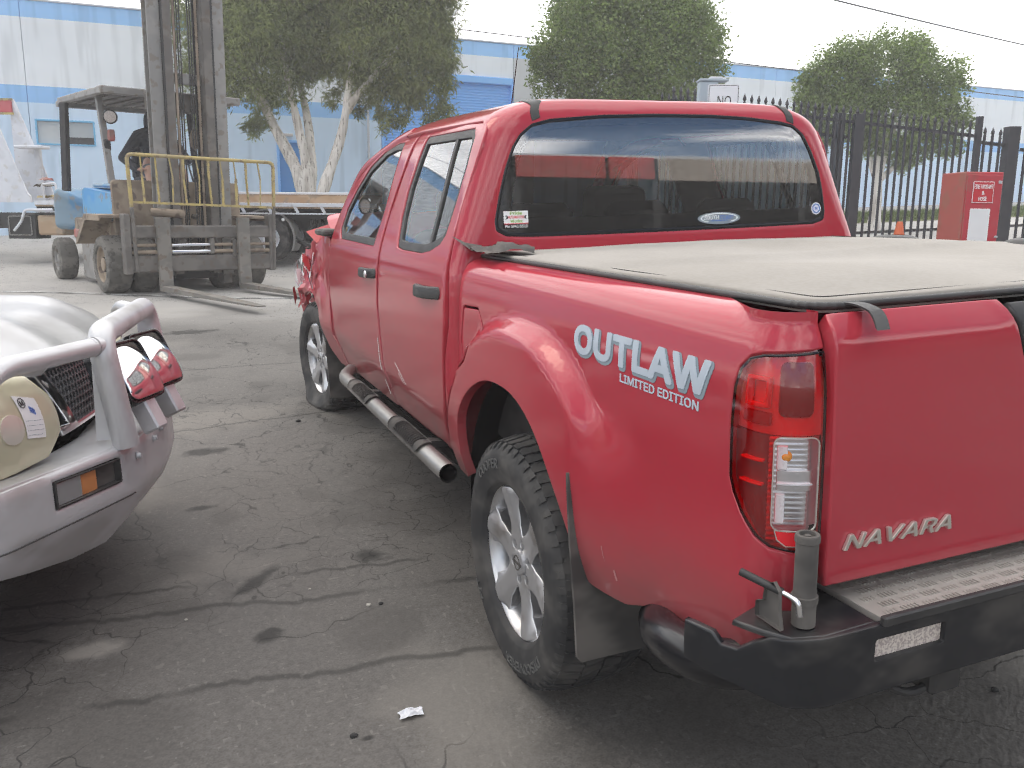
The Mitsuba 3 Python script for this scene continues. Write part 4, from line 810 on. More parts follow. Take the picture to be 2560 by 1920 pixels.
obj('engine_mass', crumple(5, V(0, 3.4, .80), .55, .5, .22, 20), 'black_plastic', UTE, False)
obj('front_structure', cat([tf(box(-.74, .74, 3.72, 3.86, .60, .95, .03), rotm(6, [0, 0, 1], (0, 3.8, 0))), box(-.5, .5, 2.9, 3.8, .50, .58), box(-.62, -.52, 2.9, 3.85, .5, .62), box(.52, .62, 2.9, 3.85, .5, .62)]), 'black_plastic', UTE)

# ---- side step
def step(sd):
    P = fillet([(-.905, .385, .535), (-.905, 2.05, .535), (-.84, 2.20, .535)], .1, 8); P[:, 0] *= -sd
    k = obj('side_step', tube(P, .031, 24, False), 'steel_tube', UTE, 40)
    obj('tube_bore', tube(P, .0275, 20, False), 'dark_void', k, 40)
    obj('tube_cap', tube(P[:2] + np.array([(0, .16, 0), (0, .001, 0)]) if False else [P[0] + V(0, .10, 0), P[0] + V(0, .102, 0)], .0275, 20), 'dark_void', k)
    for (y0, y1) in ((.63, 1.02), (1.40, 1.78)):
        pg = sg.LineString([(y0 + .03, 0), (y1 - .03, 0)]).buffer(.040, quad_segs=6)
        def cyl(a, b): return np.stack([-sd * (.905 + .0335 * np.sin(b / .0335)), a, .535 + .0335 * np.cos(b / .0335)], -1)
        pd = obj('step_pad', panel(sa.translate(pg, 0, .012), cyl, .012, .006, .003, flip=sd > 0), 'grey_rubber', k, 40)
        obj('pad_rib', cat([panel(sg.box(y0 + .06 + .022 * i, -.020, y0 + .072 + .022 * i, .042), lambda a, b: cyl(a, b) + (cyl(a, b) - np.stack([a * 0 - sd * .905, a, a * 0 + .535], -1)) * .05, .02, .004, .0015, flip=sd > 0) for i in range(int((y1 - y0 - .12) / .022))]), 'grey_rubber', pd, kind='stuff')
    for y in (.8, 1.7): obj('step_bracket', bar((-sd * .905, y, .53), (-sd * .70, y, .50), .05, .02), 'black_plastic', k)
step(1); step(-1)
# ---- wheel wells and underbody
for g in (-1, 1):
    for y0 in (0.0, 3.2):
        an = np.radians(np.linspace(-12, 158, 25)); xs = [-.80, -.70, -.50, -.42]; rs = [.485, .505, .505, .06]
        vv = np.array([(x * -g, y0 + r * math.cos(a), .42 + r * math.sin(a)) for x, r in zip(xs, rs) for a in an]); n_ = len(an)
        i, j = np.meshgrid(np.arange(3), np.arange(n_ - 1), indexing='ij'); q = np.stack([i * n_ + j, i * n_ + j + 1, (i + 1) * n_ + j + 1, (i + 1) * n_ + j], -1).reshape(-1, 4)
        obj('wheel_well', mesh(vv, np.vstack([q[:, [0, 1, 2]], q[:, [0, 2, 3]]])), 'dark_void', UTE, 30)
obj('underbody', cat([box(-.56, .56, -.5, 3.6, .40, .50), box(-.80, .80, .62, 2.45, .48, .505), box(-.5, -.42, -.5, 3.6, .34, .44), box(.42, .5, -.5, 3.6, .34, .44), box(-.70, .70, -.98, .5, .58, .62)]), 'dark_void', UTE)
obj('rear_axle', tf(tube([(-.62, 0, .37), (.62, 0, .37)], .05, 14), np.eye(4)), 'dark_void', UTE)
# ---- mud flaps
def flap(name, pts, y, lean):
    m = panel(poly(*pts), lambda a, b: np.stack([a, y + lean * (b - .5) + .015 * np.sin(a * 9 + b * 4), b], -1), .03, .006, .002); both(name, m, 'grey_rubber', UTE, 40)
flap('mud_flap', [(-.865, .76), (-.868, .60), (-.868, .45), (-.872, .335), (-.86, .318), (-.66, .305), (-.64, .45), (-.64, .76)], -.43, .10)
flap('front_mud_flap', [(-.855, .60), (-.855, .27), (-.62, .25), (-.62, .60)], 2.80, .06)

# ---- rear bar
BAR = UTE + '__rear_bar'
def bary(x): return -1.115 + .06 * np.clip((np.abs(x) - .76) / .09, 0, 1) ** 1.3
HP = [(-.905, -.93), (-.885, -1.0), (-.85, -1.06), (-.825, -1.105), (-.77, -1.122), (0, -1.122)]
HPs = fillet([(x, y, 0) for x, y in HP + [(-x, y) for x, y in HP[-2::-1]]], .018, 5)[:, :2]; hs = np.r_[0, np.cumsum(np.hypot(*np.diff(HPs, axis=0).T))]; HL = float(hs[-1]); sx_ = lambda x: float(np.interp(x, HPs[:, 0], hs))
def F_bar(s_, b): return np.stack([np.interp(s_, hs, HPs[:, 0]), np.interp(s_, hs, HPs[:, 1]) + .02 * (.695 - b), b], -1)
half_t = [(0, .668), (.06, .668), (.078, .652), (.105, .652), (.13, .672), (.16, .690), (.20, .695)]; half_b = [(.255, .571), (.19, .574), (.11, .585), (0, .595)]
face = sg.Polygon(half_t + [(HL - a_, b_) for a_, b_ in half_t[::-1]] + [(HL - a_, b_) for a_, b_ in half_b[::-1]] + half_b)
slot = rrect(sx_(-.668), .632, sx_(-.520), .668, .004); slot2 = rrect(sx_(.520), .632, sx_(.668), .668, .004)
obj('bar_face', panel(face.difference(slot).difference(slot2), F_bar, .02, .012, .005), 'bar_black', BAR, 40)
for g, sl in ((-1, slot), (1, slot2)):
    obj('reflector', panel(sl.buffer(.004), lambda a, b: F_bar(a, b) + V(0, .010, 0), .03, .004, .002), 'reflector_mat', BAR, 30)
    top = poly((g * .66, -1.112), (g * .77, -1.116), (g * .820, -1.100), (g * .845, -1.06), (g * .868, -1.01), (g * .80, -.985), (g * .66, -.985))
    obj('bar_top', panel(top, lambda a, b: np.stack([a, b, .6965 - .0 * a], -1), .03, .010, .005), 'bar_black', BAR, 40)
plate = poly((-.655, -1.116), (.655, -1.116), (.655, -.96), (-.655, -.96))
PL = obj('tread_plate', panel(plate, lambda a, b: np.stack([a, b, .702 + 0 * a], -1), .05, .012, .002), 'tread_steel', BAR, 30)
br = []
for r_ in range(6):
    for c in range(28):
        x0 = -.63 + .046 * c + .023 * (r_ % 2); y0 = -1.105 + .025 * r_
        for q in range(5):
            xx = x0 + .0075 * (q - 2) - .0; 
            if abs(xx) < .645: br.append(bar((xx, y0 - .007, .7025), (xx + .001, y0 + .007, .7025), .0028, .0032, b=.001) if (r_ + c) % 2 == 0 else box(xx - .0014, xx + .0014, y0 - .007, y0 + .007, .702, .7046))
obj('raised_tread', br, 'tread_steel', PL, kind='stuff')
obj('plate_trim', box(-.66, .66, -1.127, -1.114, .690, .708, .003), 'black_plastic', BAR)
# latch post with plunger
px_, py_ = -.778, -1.075
LP = obj('latch_post', moved(lathe([(.026 * .72, .70), (.026 * .72, .738), (.029 * .72, .739), (.029 * .72, .750), (.0255 * .72, .751), (.0245 * .72, .76), (.0245 * .72, .838), (.027 * .72, .840), (.027 * .72, .849), (.025 * .72, .852), (.018 * .72, .852), (.017 * .72, .846), (.008 * .72, .846), (.007 * .72, .850), (0, .850)], 32), (px_, py_, 0)), 'grey_rubber', BAR, 35)
obj('post_bracket', panel(sa.scale(poly((-.05, 0), (.035, 0), (.035, .035), (.012, .045), (.006, .085), (-.02, .10), (-.038, .085), (-.04, .04)), .75, .75, origin=(0, 0)), lambda a, b: np.stack([px_ - .042 + 0 * a, py_ + .03 + a, .70 + b], -1), .02, .008, .002), 'grey_rubber', BAR, 30)
obj('latch_pin', tube(fillet([(px_ - .066, py_ + .055, .772), (px_ - .034, py_ - .002, .757), (px_ - .028, py_ - .018, .752), (px_ - .026, py_ - .022, .728)], .010), .0045, 10), 'chrome', LP, True)
obj('latch_grip', tube([(px_ - .074, py_ + .066, .776), (px_ - .038, py_ + .006, .7588)], .0065, 10), 'black_plastic', LP, True)
obj('bar_tube', tube(fillet([(-.60, -1.02, .60), (-.83, -.93, .555), (-.835, -.76, .53), (-.76, -.62, .49)], .12, 10), .044, 24), 'black_gloss', BAR, True)
obj('tow_tongue', cat([box(-.50, -.43, -1.09, -1.03, .505, .58, .008), tube(fillet([(-.58, -1.05, .575), (-.575, -1.06, .53), (-.535, -1.07, .512), (-.49, -1.07, .515), (-.46, -1.06, .56)], .03), .008, 8)]), 'black_plastic', BAR, 30)
obj('bar_chassis', box(-.70, .70, -1.08, -.98, .58, .68, .01), 'black_plastic', BAR)
# ------------------------------------------------------------------ wheels (axle frame)
CUR[0] = A_H
def tyre_profile(R, flat=False):
    return [(.215, .010), (.226, -.004), (.235, -.008), (.272, -.018), (.300, -.016), (.318, -.008), (.333, .008), (R - .012, .022), (R - .011, .06), (R - .011, .19), (R - .014, .222), (.328, .240), (.302, .255), (.265, .258), (.23, .250), (.215, .235)]
def wheel(name, pos, mirror, R=.355, label=None, squash=0, steer=0, lettering=True):
    """x axis outward = -x; local profile height = inwards"""
    k = f'{UTE}__{name}'
    M = trimesh.transformations.translation_matrix(pos) @ rotm(steer, [0, 0, 1])
    if mirror: M = M @ MIR
    def put(nm, m, b, sm=False, p=None, kind=None):
        m = tf(m, M) if not callable(m) else m
        if squash:
            v = m.vertices.copy(); z0 = pos[2] - squash; dz = np.clip(z0 - v[:, 2], 0, None); low = np.clip((z0 + .12 - v[:, 2]) / .12, 0, 1)
            v[:, 2] += dz * .97; v[:, 0] += (-.035 if not mirror else .035) * low ** 2 * np.sign(.12 + (pos[0] - v[:, 0]) * (1 if not mirror else -1)); m = mesh(v, m.faces)
        return obj(nm, m, b, p or k, sm, kind=kind)
    ty = lathe(tyre_profile(R), 96, 'x')
    t = put('tyre', ty, 'tyre_rubber', 40)
    blocks = []; n = 54
    rr = np.random.default_rng(4)
    for i in range(n):
        a0 = 2 * math.pi * i / n
        for (x0, x1, ph, wd, sk) in ((.012, .062, 0, .68, .25), (.068, .118, .5, .8, -.5), (.124, .172, .2, .8, .5), (.178, .234, .6, .68, -.25)):
            a = a0 + 2 * math.pi / n * ph; da = 2 * math.pi / n * wd * (.9 + .2 * rr.random())
            pts = []
            for x, s in ((x0, -1), (x1, 1)):
                for q in (-.5, .5):
                    an = a + da * q + sk * s * .03 + (rr.random() - .5) * .015
                    sh = .012 if (x < .02 or x > .225) else 0
                    for r in (R - .024, R - sh - .0012): pts.append((x - (.006 if sh and x < .1 and r > R - .02 else 0), r * math.cos(an), r * math.sin(an)))
            blocks.append(trimesh.convex.convex_hull(np.array(pts)))
        for s in (0, 1):                                   # shoulder lugs that reach onto the sidewall
            an = a0 + (.3 * 2 * math.pi / n); w = .05
            x_ = (.012, -.008, .0) if s == 0 else (.236, .256, .248)
            pts = []
            for q in (-w / 2, w / 2):
                for (xx, r) in ((x_[0], R - .016), (x_[2], R - .025), (x_[1], R - .048), (x_[0] + (.01 if s == 0 else -.01), R - .048)): pts.append((xx - (.004 if s == 0 else -.004), r * math.cos(an + q), r * math.sin(an + q)))
            blocks.append(trimesh.convex.convex_hull(np.array(pts)))
    put('tread_blocks', cat(blocks), 'tyre_rubber', False, t, 'stuff')
    if lettering:
        # viewed from outside (-x) with +y to the left: clockwise text needs angle measured towards -y
        def put_text(s, hgt, deg, r0):
            g = text2d(s, hgt, True); g = g.difference(g.buffer(-hgt * .085)); x0, y0, x1, y1 = g.bounds
            pr_ = tyre_profile(R)[:7]
            def f(u, v):
                a = math.radians(deg) + (u - (x0 + x1) / 2) * 1.1 / r0; r = r0 + (v - y0); xx = np.interp(r, [q[0] for q in pr_], [q[1] for q in pr_]); return np.stack([xx - .0015, r * np.cos(a), r * np.sin(a)], -1)
            return panel(g, f, .008, .0012, 0, flip=True)
        [put('sidewall_lettering', put_text(a_, .026, b_, .268), 'letter_rubber', False, t) for a_, b_ in (('COOPER', 62), ('DISCOVERER', 245), ('A/T', 322))]
    rim = lathe([(.2275, -.004), (.2295, .002), (.2255, .008), (.216, .012), (.203, .03), (.194, .06), (.190, .14), (.20, .19), (.22, .22)], 72, 'x')
    r = put('rim', rim, 'alloy', 40)
    # six-spoke face
    sp = []
    for i in range(6):
        a = math.radians(60 * i + 12)
        q = poly((.05, -.044), (.10, -.037), (.15, -.041), (.222, -.070), (.222, .070), (.15, .041), (.10, .037), (.05, .044)); sp.append(sa.rotate(q, math.degrees(a), origin=(0, 0)))
    disc = unary_union(sp + [sg.Point(0, 0).buffer(.082, quad_segs=16)]).buffer(-.005).buffer(.010).buffer(-.005)
    ho = [sg.Point(.056 * math.cos(math.radians(60 * i + 42)), .056 * math.sin(math.radians(60 * i + 42))).buffer(.0135, quad_segs=5) for i in range(6)]
    disc = disc.difference(unary_union(ho + [sg.Point(0, 0).buffer(.036, quad_segs=10)])).intersection(sg.Point(0, 0).buffer(.214, quad_segs=24))
    def face(u, v):
        rad = np.hypot(u, v); a = np.arctan2(v, u) - math.radians(12); w = np.abs((a + math.pi / 6) % (math.pi / 3) - math.pi / 6) * rad     # distance from the spoke's middle
        return np.stack([np.interp(rad, [0, .05, .09, .15, .2, .224], [.026, .024, .022, .014, .004, .006]) + .013 * np.clip((w - .020) / .022, 0, 1.3) * np.clip((rad - .08) / .05, 0, 1), u, v], -1)
    put('spokes', panel(disc, face, .010, .045, .004, flip=True), 'alloy', 40, r)
    put('hub_cap', lathe([(0, .014), (.026, .014), (.034, .018), (.036, .03), (.036, .06)], 28, 'x'), 'alloy', 40, r)
    emb = sg.Point(0, 0).buffer(.022, quad_segs=8).difference(sg.Point(0, 0).buffer(.018, quad_segs=8)).union(sg.box(-.028, -.004, .028, .004))
    put('hub_emblem', panel(emb, lambda u, v: np.stack([.0125 + 0 * u, u, v], -1), .02, .002, 0, flip=True), 'alloy_dark', False, r)
    put('wheel_nuts', cat([moved(lathe([(0, .035), (.011, .035), (.012, .04), (.012, .07)], 6, 'x'), (0, .056 * math.cos(math.radians(60 * i + 42)), .056 * math.sin(math.radians(60 * i + 42)))) for i in range(6)]), 'steel_tube', False, r)
    put('brake_drum', lathe([(0, .09), (.15, .09), (.16, .10), (.16, .16), (0, .16)], 32, 'x'), 'alloy_dark', 40)
wheel('rear_wheel', (-.85, 0, .38), False)
wheel('rear_wheel_far', (.85, 0, .38), True, lettering=False)
wheel('front_wheel', (-.85, 3.2, .38), False, squash=.288, steer=9, lettering=False, label='flat')
wheel('front_wheel_far', (.85, 3.2, .38), True, lettering=False)
CUR[0] = np.eye(4)
# ------------------------------------------------------------------ forklift
FA_ = math.radians(18); fu, fw = V(math.cos(FA_), math.sin(FA_), 0), V(math.sin(FA_), -math.cos(FA_), 0)
FKM = frame((-1.514, 9.909, .326), fu, fw * math.cos(.025) + V(0, 0, -math.sin(.025)), fw * math.sin(.025) + V(0, 0, math.cos(.025))); CUR[0] = FKM
FK = thing('forklift', 'old blue forklift with a tall dark mast, yellow load guard and lowered forks', 'forklift')
def worn(name, a, b, c, sc=6, rough=.6, metal=0.0, lo=.42, hi=.62):
    pr(name, proc(lambda p, n, uv: mix(mix(a, b, smoothstep(lo, hi, fbm(p.x * sc, p.y * sc, p.z * sc, 4))), c, .8 * smoothstep(.58, .70, fbm(p.x * sc * 3, p.y * sc * 3, p.z * sc * 2 + 5, 3)))), rough, metal)
worn('mast_steel', (.115, .105, .096), (.155, .142, .128), (.12, .095, .075), 5)
worn('mast_pale', (.23, .225, .215), (.27, .26, .245), (.19, .165, .14), 5, .5)
worn('fork_steel', (.16, .15, .135), (.20, .185, .165), (.15, .115, .085), 7, .5)
worn('guard_yellow', (.46, .36, .13), (.36, .29, .14), (.22, .16, .10), 9, .55)
worn('dirty_blue', (.11, .27, .46), (.22, .32, .40), (.26, .25, .23), 4, .5)
worn('bright_blue', (.07, .29, .60), (.12, .34, .58), (.22, .24, .24), 3, .4)
worn('brown_dirt', (.30, .24, .18), (.21, .165, .125), (.13, .10, .08), 4, .7)
worn('dusty_rubber', (.10, .095, .085), (.155, .145, .13), (.07, .066, .06), 8, .85)
worn('faded_red', (.42, .13, .12), (.32, .17, .15), (.2, .15, .13), 7, .6)
pr('dark_steel', (.035, .034, .034), .55, .2)
C0 = .06
def solid_tyre(u0, u1, w, z, R, rim):
    s = 1 if u1 > u0 else -1; L = abs(u1 - u0)
    prof = [(rim, .03), (rim + .02, .005), (R - .06, 0), (R - .02, .015), (R, .05), (R, L - .05), (R - .02, L - .015), (R - .06, L), (rim, L - .01)]
    t = lathe(prof, 40, 'x'); t.apply_scale((s, 1, 1)); (t.invert() if s < 0 else None); return moved(t, (u0, w, z))
def rimdisc(u0, s, w, z, rim):
    t = lathe([(rim + .002, .02), (rim - .01, .03), (rim - .02, .07), (rim * .62, .10), (rim * .42, .09), (rim * .36, .03), (rim * .15, .02), (0, .02)], 32, 'x'); t.apply_scale((s, 1, 1)); (t.invert() if s < 0 else None); return moved(t, (u0, w, z))
for s in (-1, 1):
    for j, (a, b) in enumerate(((1.005, .71), (.67, .40))):
        ty = obj('front_tyre', solid_tyre(C0 + s * a, C0 + s * b, 0, .352, .355, .215), 'dusty_rubber', FK, 35)
        if j == 0: obj('rim', rimdisc(C0 + s * a, -s, 0, .352, .215), 'brown_dirt', ty, 35)
    ty = obj('rear_tyre', solid_tyre(C0 + s * 1.04, C0 + s * .80, -2.06, .29, .292, .16), 'dusty_rubber', FK, 35); obj('rim', rimdisc(C0 + s * 1.04, -s, -2.06, .29, .16), 'mast_pale', ty, 35)
obj('axle', tube([(-.9, 0, .352), (1.0, 0, .352)], .09, 12), 'dark_steel', FK)
def UW(poly_wz, u0, u1): return tf(prism(poly_wz, abs(u1 - u0)), frame((min(u0, u1), 0, 0), (0, 1, 0), (0, 0, 1), (1, 0, 0)))
cwt = poly((-2.50, .74), (-2.46, 1.12), (-2.40, 1.22), (-2.30, 1.275), (-1.70, 1.29), (-1.70, .62), (-2.3, .62))
obj('counterweight', tf(panel(rrect(-.98 + C0, -.0, .98 + C0, .60, .10), lambda a, b: np.stack([a, -2.55 + .22 * np.abs((a - C0) / .98) ** 6 + .06 * (b / .6) ** 3 * 2, .68 + b], -1), .04, .70, .05), np.eye(4)), 'dirty_blue', FK, 40)
obj('bonnet', [UW(poly((-1.72, .86), (-1.72, 1.23), (-1.60, 1.27), (-.35, 1.20), (-.30, 1.12), (-.30, .86)), C0 - .72, C0 + .72)], 'bright_blue', FK, 20)
obj('bonnet_top', box(C0 - .60, C0 + .60, -1.66, -.75, 1.275, 1.33, .03), 'dirty_blue', FK, 30)
obj('chassis', [box(C0 - .74, C0 + .74, -2.25, -.1, .56, .86, .02)], 'brown_dirt', FK)
obj('side_step', [box(C0 - .80, C0 - .60, -1.62, -.75, .06, .66, .02)], 'mast_pale', FK); obj('side_step', [box(C0 + .60, C0 + .80, -1.62, -.75, .06, .66, .02)], 'mast_pale', FK)
for s in (-1, 1): obj('side_strip', box(C0 + s * .83, C0 + s * .79, -1.85, -.72, .60, .71, .008), 'faded_red', FK)
obj('underframe', box(C0 - .55, C0 + .55, -2.2, .1, .15, .56), 'dark_steel', FK)
obj('cowl', [tf(panel(rrect(C0 - .80, .72, C0 + .80, 1.375, .05), lambda a, b: np.stack([a, .02 - .10 * (b - .72), b], -1), .1, .06, .012, flip=True), np.eye(4))], 'brown_dirt', FK, 30)
for i in range(5): obj('cowl_bolt', moved(lathe([(0, .008), (.013, .008), (.015, 0)], 10, 'y'), (.05 + .05 * (i % 2) + .07 * (i // 2), -.02, 1.14 + .05 * (i % 3))), 'dark_steel', FK + '__cowl')
obj('floor_plate', box(C0 - .72, C0 + .72, -.75, -.02, .86, .90), 'dark_steel', FK)
for s in (-1, 1):
    pg = poly((.30, .955), (-.36, .955), (-.80, .62), (-.83, .56), (-.80, .57), (-.35, .925), (.30, .925)); a, b = C0 + s * 1.06, C0 + s * .62
    obj('mudguard', [UW(pg, a, b), UW(poly((.30, .955), (-.36, .955), (-.80, .62), (-.74, .58), (-.33, .88), (.30, .89)), a, a - s * .015)], 'brown_dirt', FK)
# overhead guard
def gtube(name, pts, w, m='mast_pale'): return obj(name, cat([bar(p, q, w, w * .8, b=.006) for p, q in zip(pts, pts[1:])]), m, FK)
for s in (-1, 1):
    gtube('guard_front_post', [(C0 + s * .725, -.28, 1.33), (C0 + s * .735, -.56, 2.38)], .075)
    gtube('guard_rear_post', [(C0 + s * .90, -1.76, 1.22), (C0 + s * .84, -1.80, 2.38)], .095, 'dark_steel')
obj('guard_roof', [box(C0 - .86, C0 - .78, -2.05, -.02, 2.375, 2.455, .01), box(C0 + .78, C0 + .86, -2.05, -.02, 2.375, 2.455, .01), box(C0 - .86, C0 + .86, -.10, -.0, 2.37, 2.46, .01), box(C0 - .86, C0 + .86, -2.15, -2.05, 2.34, 2.42, .01)], 'mast_pale', FK)
for i in range(9): obj('roof_bar', box(C0 - .76 + .19 * i - .055, C0 - .76 + .19 * i + .055, -2.05, -.10, 2.39, 2.44, .006), 'mast_steel', FK)
obj('roof_sheet', box(C0 - .84, C0 + .84, -2.04, -.12, 2.444, 2.452), 'mast_steel', FK)
obj('work_light', [moved(tf(lathe([(.0, .05), (.075, .05), (.085, .04), (.085, .01), (.06, -.04), (.0, -.055)], 24, 'y'), np.eye(4)), (-.60, -.38, 2.13), rz=20)], 'dark_steel', FK, 40)
obj('light_glass', [moved(lathe([(0, .056), (.07, .052)], 24, 'y'), (-.60, -.38, 2.13), rz=20)], 'reflector_mat', FK + '__work_light')
obj('indicator', box(-.65, -.57, -.40, -.33, 1.84, 1.98, .015), 'faded_red', FK, 30); obj('indicator_bracket', box(-.70, -.62, -.42, -.36, 1.72, 1.86, .01), 'dark_steel', FK)
obj('mirror', moved(lathe([(0, .012), (.10, .0), (.11, -.01), (.09, -.03), (0, -.035)], 24, 'y'), (.40, -.30, 1.92), s=(.55, 1, 1.25), rz=25), 'brown_dirt', FK, 40)
obj('mirror_stem', tube([(.42, -.32, 1.95), (.62, -.40, 2.05), (.78, -.45, 2.05)], .010, 8), 'dark_steel', FK)
# mast
MC = .125
def channel(u, w, z0, z1, open_s, wd=.14, dp=.10, t=.022): return cat([box(u - wd / 2, u + wd / 2, w, w + t, z0, z1, .004), box(u - wd / 2, u + wd / 2, w - dp, w - dp + t, z0, z1, .004), box(u - open_s * wd / 2, u - open_s * (wd / 2 - t), w - dp + t, w, z0, z1)])
for s in (-1, 1):
    obj('outer_mast', channel(MC + s * .385, .34, .22, 4.3, s, .15, .16), 'mast_pale', FK)
    obj('inner_mast', channel(MC + s * .245, .37, .24, 4.2, s, .115, .15), 'mast_steel', FK)
    obj('mast_flange', box(MC + s * .30 - .012, MC + s * .30 + .012, .30, .395, .22, 4.25, .003), 'dark_steel', FK)
    obj('lift_cylinder', tube([(MC + s * .17, .18, .3), (MC + s * .17, .18, 4.1)], .035, 12), 'dark_steel', FK, True)
    obj('lift_chain', box(MC + s * .135 - .014, MC + s * .135 + .014, .30, .316, .5, 4.1), 'brown_dirt', FK)
    for k in range(3): obj('hydraulic_hose', tube(np.array([(MC + s * (.05 + .028 * k), .27, z) for z in np.linspace(.6, 4.1, 12)]), .009, 6), 'black_plastic', FK)
obj('mast_cross', box(MC - .18, MC + .18, .20, .26, 2.53, 2.66, .008), 'mast_pale', FK); obj('mast_cross', box(MC - .46, MC + .46, .10, .17, 2.20, 2.44, .01), 'mast_steel', FK); obj('mast_cross', box(MC - .46, MC + .46, .10, .17, .45, .62, .01), 'mast_steel', FK); obj('mast_cross', box(MC - .46, MC + .46, .14, .20, 3.6, 3.75, .01), 'mast_steel', FK)
obj('tilt_cylinder', tube([(-.44, .42, 1.0), (-.05, .44, .98)], .05, 12), 'brown_dirt', FK, True)
[obj('mast_foot', box(MC + q, MC + q + .11, .16, .36, .10, .40, .01), 'mast_steel', FK) for q in (-.44, .33)]
for k in range(14): obj('paint_mark', moved(box(-.012, .012, 0, .003, 0, .045 + .02 * (k % 3)), (MC - .40 + .01 * (k % 2), .3405, 2.72 + .075 * k + (.9 if k > 9 else 0) * 0)), 'print_white' if k % 3 else 'guard_yellow', FK + '__outer_mast')
# carriage
obj('carriage_bar', box(-.81, 1.045, .52, .60, .695, .845, .012), 'mast_steel', FK); obj('carriage_bar', box(-.79, 1.03, .52, .60, .29, .485, .012), 'mast_steel', FK)
for u in (-.775, 1.02): obj('carriage_end', box(u - .04, u + .035, .46, .615, .27, .98, .008), 'mast_steel', FK)
for u in (-.10, .34): obj('carriage_upright', box(u - .04, u + .04, .42, .52, .29, .845, .008), 'mast_steel', FK)
for z, r_ in ((.612, .019), (.530, .024)):
    obj('shift_rod', tube([(-.74, .58, z), (1.0, .58, z)], r_, 12), 'brown_dirt', FK, True); obj('rod_chrome', tube([(-.27, .585, z), (.25, .585, z)], r_ * 1.02, 12), 'chrome', FK, True)
obj('rod_bracket', box(.20, .25, .53, .62, .50, .69, .006), 'mast_steel', FK); obj('rod_bracket', box(.49, .53, .53, .62, .46, .66, .006), 'mast_steel', FK)
for u0, du in ((-.383, .20), (.61, .20)):
    sh = poly((.625, .27), (.625, .945), (.68, .945), (.68, .34), (.70, .20), (.70, .10), (.64, .10)); k = obj('fork', UW(sh, u0 - .075, u0 + .075), 'fork_steel', FK)
    v = []
    for t in np.linspace(0, 1, 12):
        w = .64 + 2.28 * t; th = .055 * (1 - t) + .012; hw = .075 - .03 * max(0, t - .85) / .15; zc = .13 + .02 * t - .03 * t
        for q in (-1, 1):
            for e in (0, 1): v.append((u0 + du * t + q * hw, w, zc - (th if e == 0 else 0)))
    f = []
    for i in range(11):
        a = 4 * i; b = a + 4; f += [(a, a + 2, b + 2), (a, b + 2, b), (a + 1, b + 1, b + 3), (a + 1, b + 3, a + 3), (a, b, b + 1), (a, b + 1, a + 1), (a + 2, a + 3, b + 3), (a + 2, b + 3, b + 2)]
    f += [(44, 46, 47), (44, 47, 45)]
    obj('blade', mesh(v, f), 'fork_steel', k)
# load guard
fr = fillet([(-.695, .61, .30), (-.715, .61, 1.10), (-.735, .61, 1.66), (1.06, .61, 1.64), (1.05, .61, 1.05), (1.035, .61, .28)], .07, 6)
up_ = fr[:, 2] > 1.08; i0_, i1_ = np.flatnonzero(up_)[[0, -1]]; obj('guard_frame', tube(fr[i0_ - 1:i1_ + 1], .022, 10), 'guard_yellow', FK, True); obj('guard_leg', tube(fr[:i0_ + 0], .0225, 10), 'mast_steel', FK, True); obj('guard_leg', tube(fr[i1_:], .0225, 10), 'mast_steel', FK, True); obj('guard_rail', bar((-.70, .61, 1.115), (1.045, .61, 1.075), .028, .028), 'guard_yellow', FK)
for u in (-.56, -.39, -.23, -.065, .09, .24, .385, .56, .715, .87):
    b_ = .02 * math.sin(u * 23); obj('guard_bar', cat([bar((u, .61, 1.10), (u - .01 + b_, .615, 1.42), .030, .012), bar((u - .01 + b_, .615, 1.415), (u - .025, .61, 1.645), .030, .012)]), 'guard_yellow', FK)
obj('steering_wheel', tf(tube(np.array([(.17 * math.cos(a), .17 * math.sin(a), 0) for a in np.linspace(0, 6.2832, 25)]), .014, 8, False), frame((.06, -.30, 1.62), (1, 0, 0), (0, .86, .5), (0, -.5, .86))), 'black_plastic', FK, True)
obj('steering_column', tube([(.06, -.30, 1.62), (.06, -.06, 1.25)], .025, 8), 'dark_steel', FK); obj('lever', tube([(.30, -.12, 1.35), (.27, -.2, 1.58), (.33, -.2, 1.60)], .011, 8), 'black_plastic', FK)
obj('driver_seat', [box(-.16, .36, -1.10, -.60, 1.33, 1.43, .03), box(-.16, .36, -1.16, -1.06, 1.40, 1.88, .03)], 'seat_fabric', FK, 30)
# ------------------------------------------------------------------ driver
import manifold3d as m3
def skeleton(joints, bones, h=.02, it=8):
    body = None
    def sph(p, r): return m3.Manifold.sphere(r, 20).translate(list(map(float, p)))
    for a, b in bones:
        (pa, ra), (pb, rb) = joints[a], joints[b]; q = m3.Manifold.batch_hull([sph(pa, ra), sph(pb, rb)]); body = q if body is None else body + q
    body = body.refine_to_length(h); q = body.to_mesh(); t = trimesh.Trimesh(q.vert_properties[:, :3], q.tri_verts, process=True); trimesh.smoothing.filter_taubin(t, iterations=it); return t
PE = thing('person', 'person in a dark hooded jacket and shorts driving the forklift', 'person')
pr('jacket', proc(lambda p, n, uv: mix((.022, .024, .030), (.050, .053, .062), fbm(p.x * 7, p.y * 7, p.z * 7, 4))), .85, sheen=.3)
pr('skin', (.50, .30, .22), .5); pr('shorts', (.16, .16, .17), .9); pr('boots', (.06, .045, .03), .7)
px0 = .06
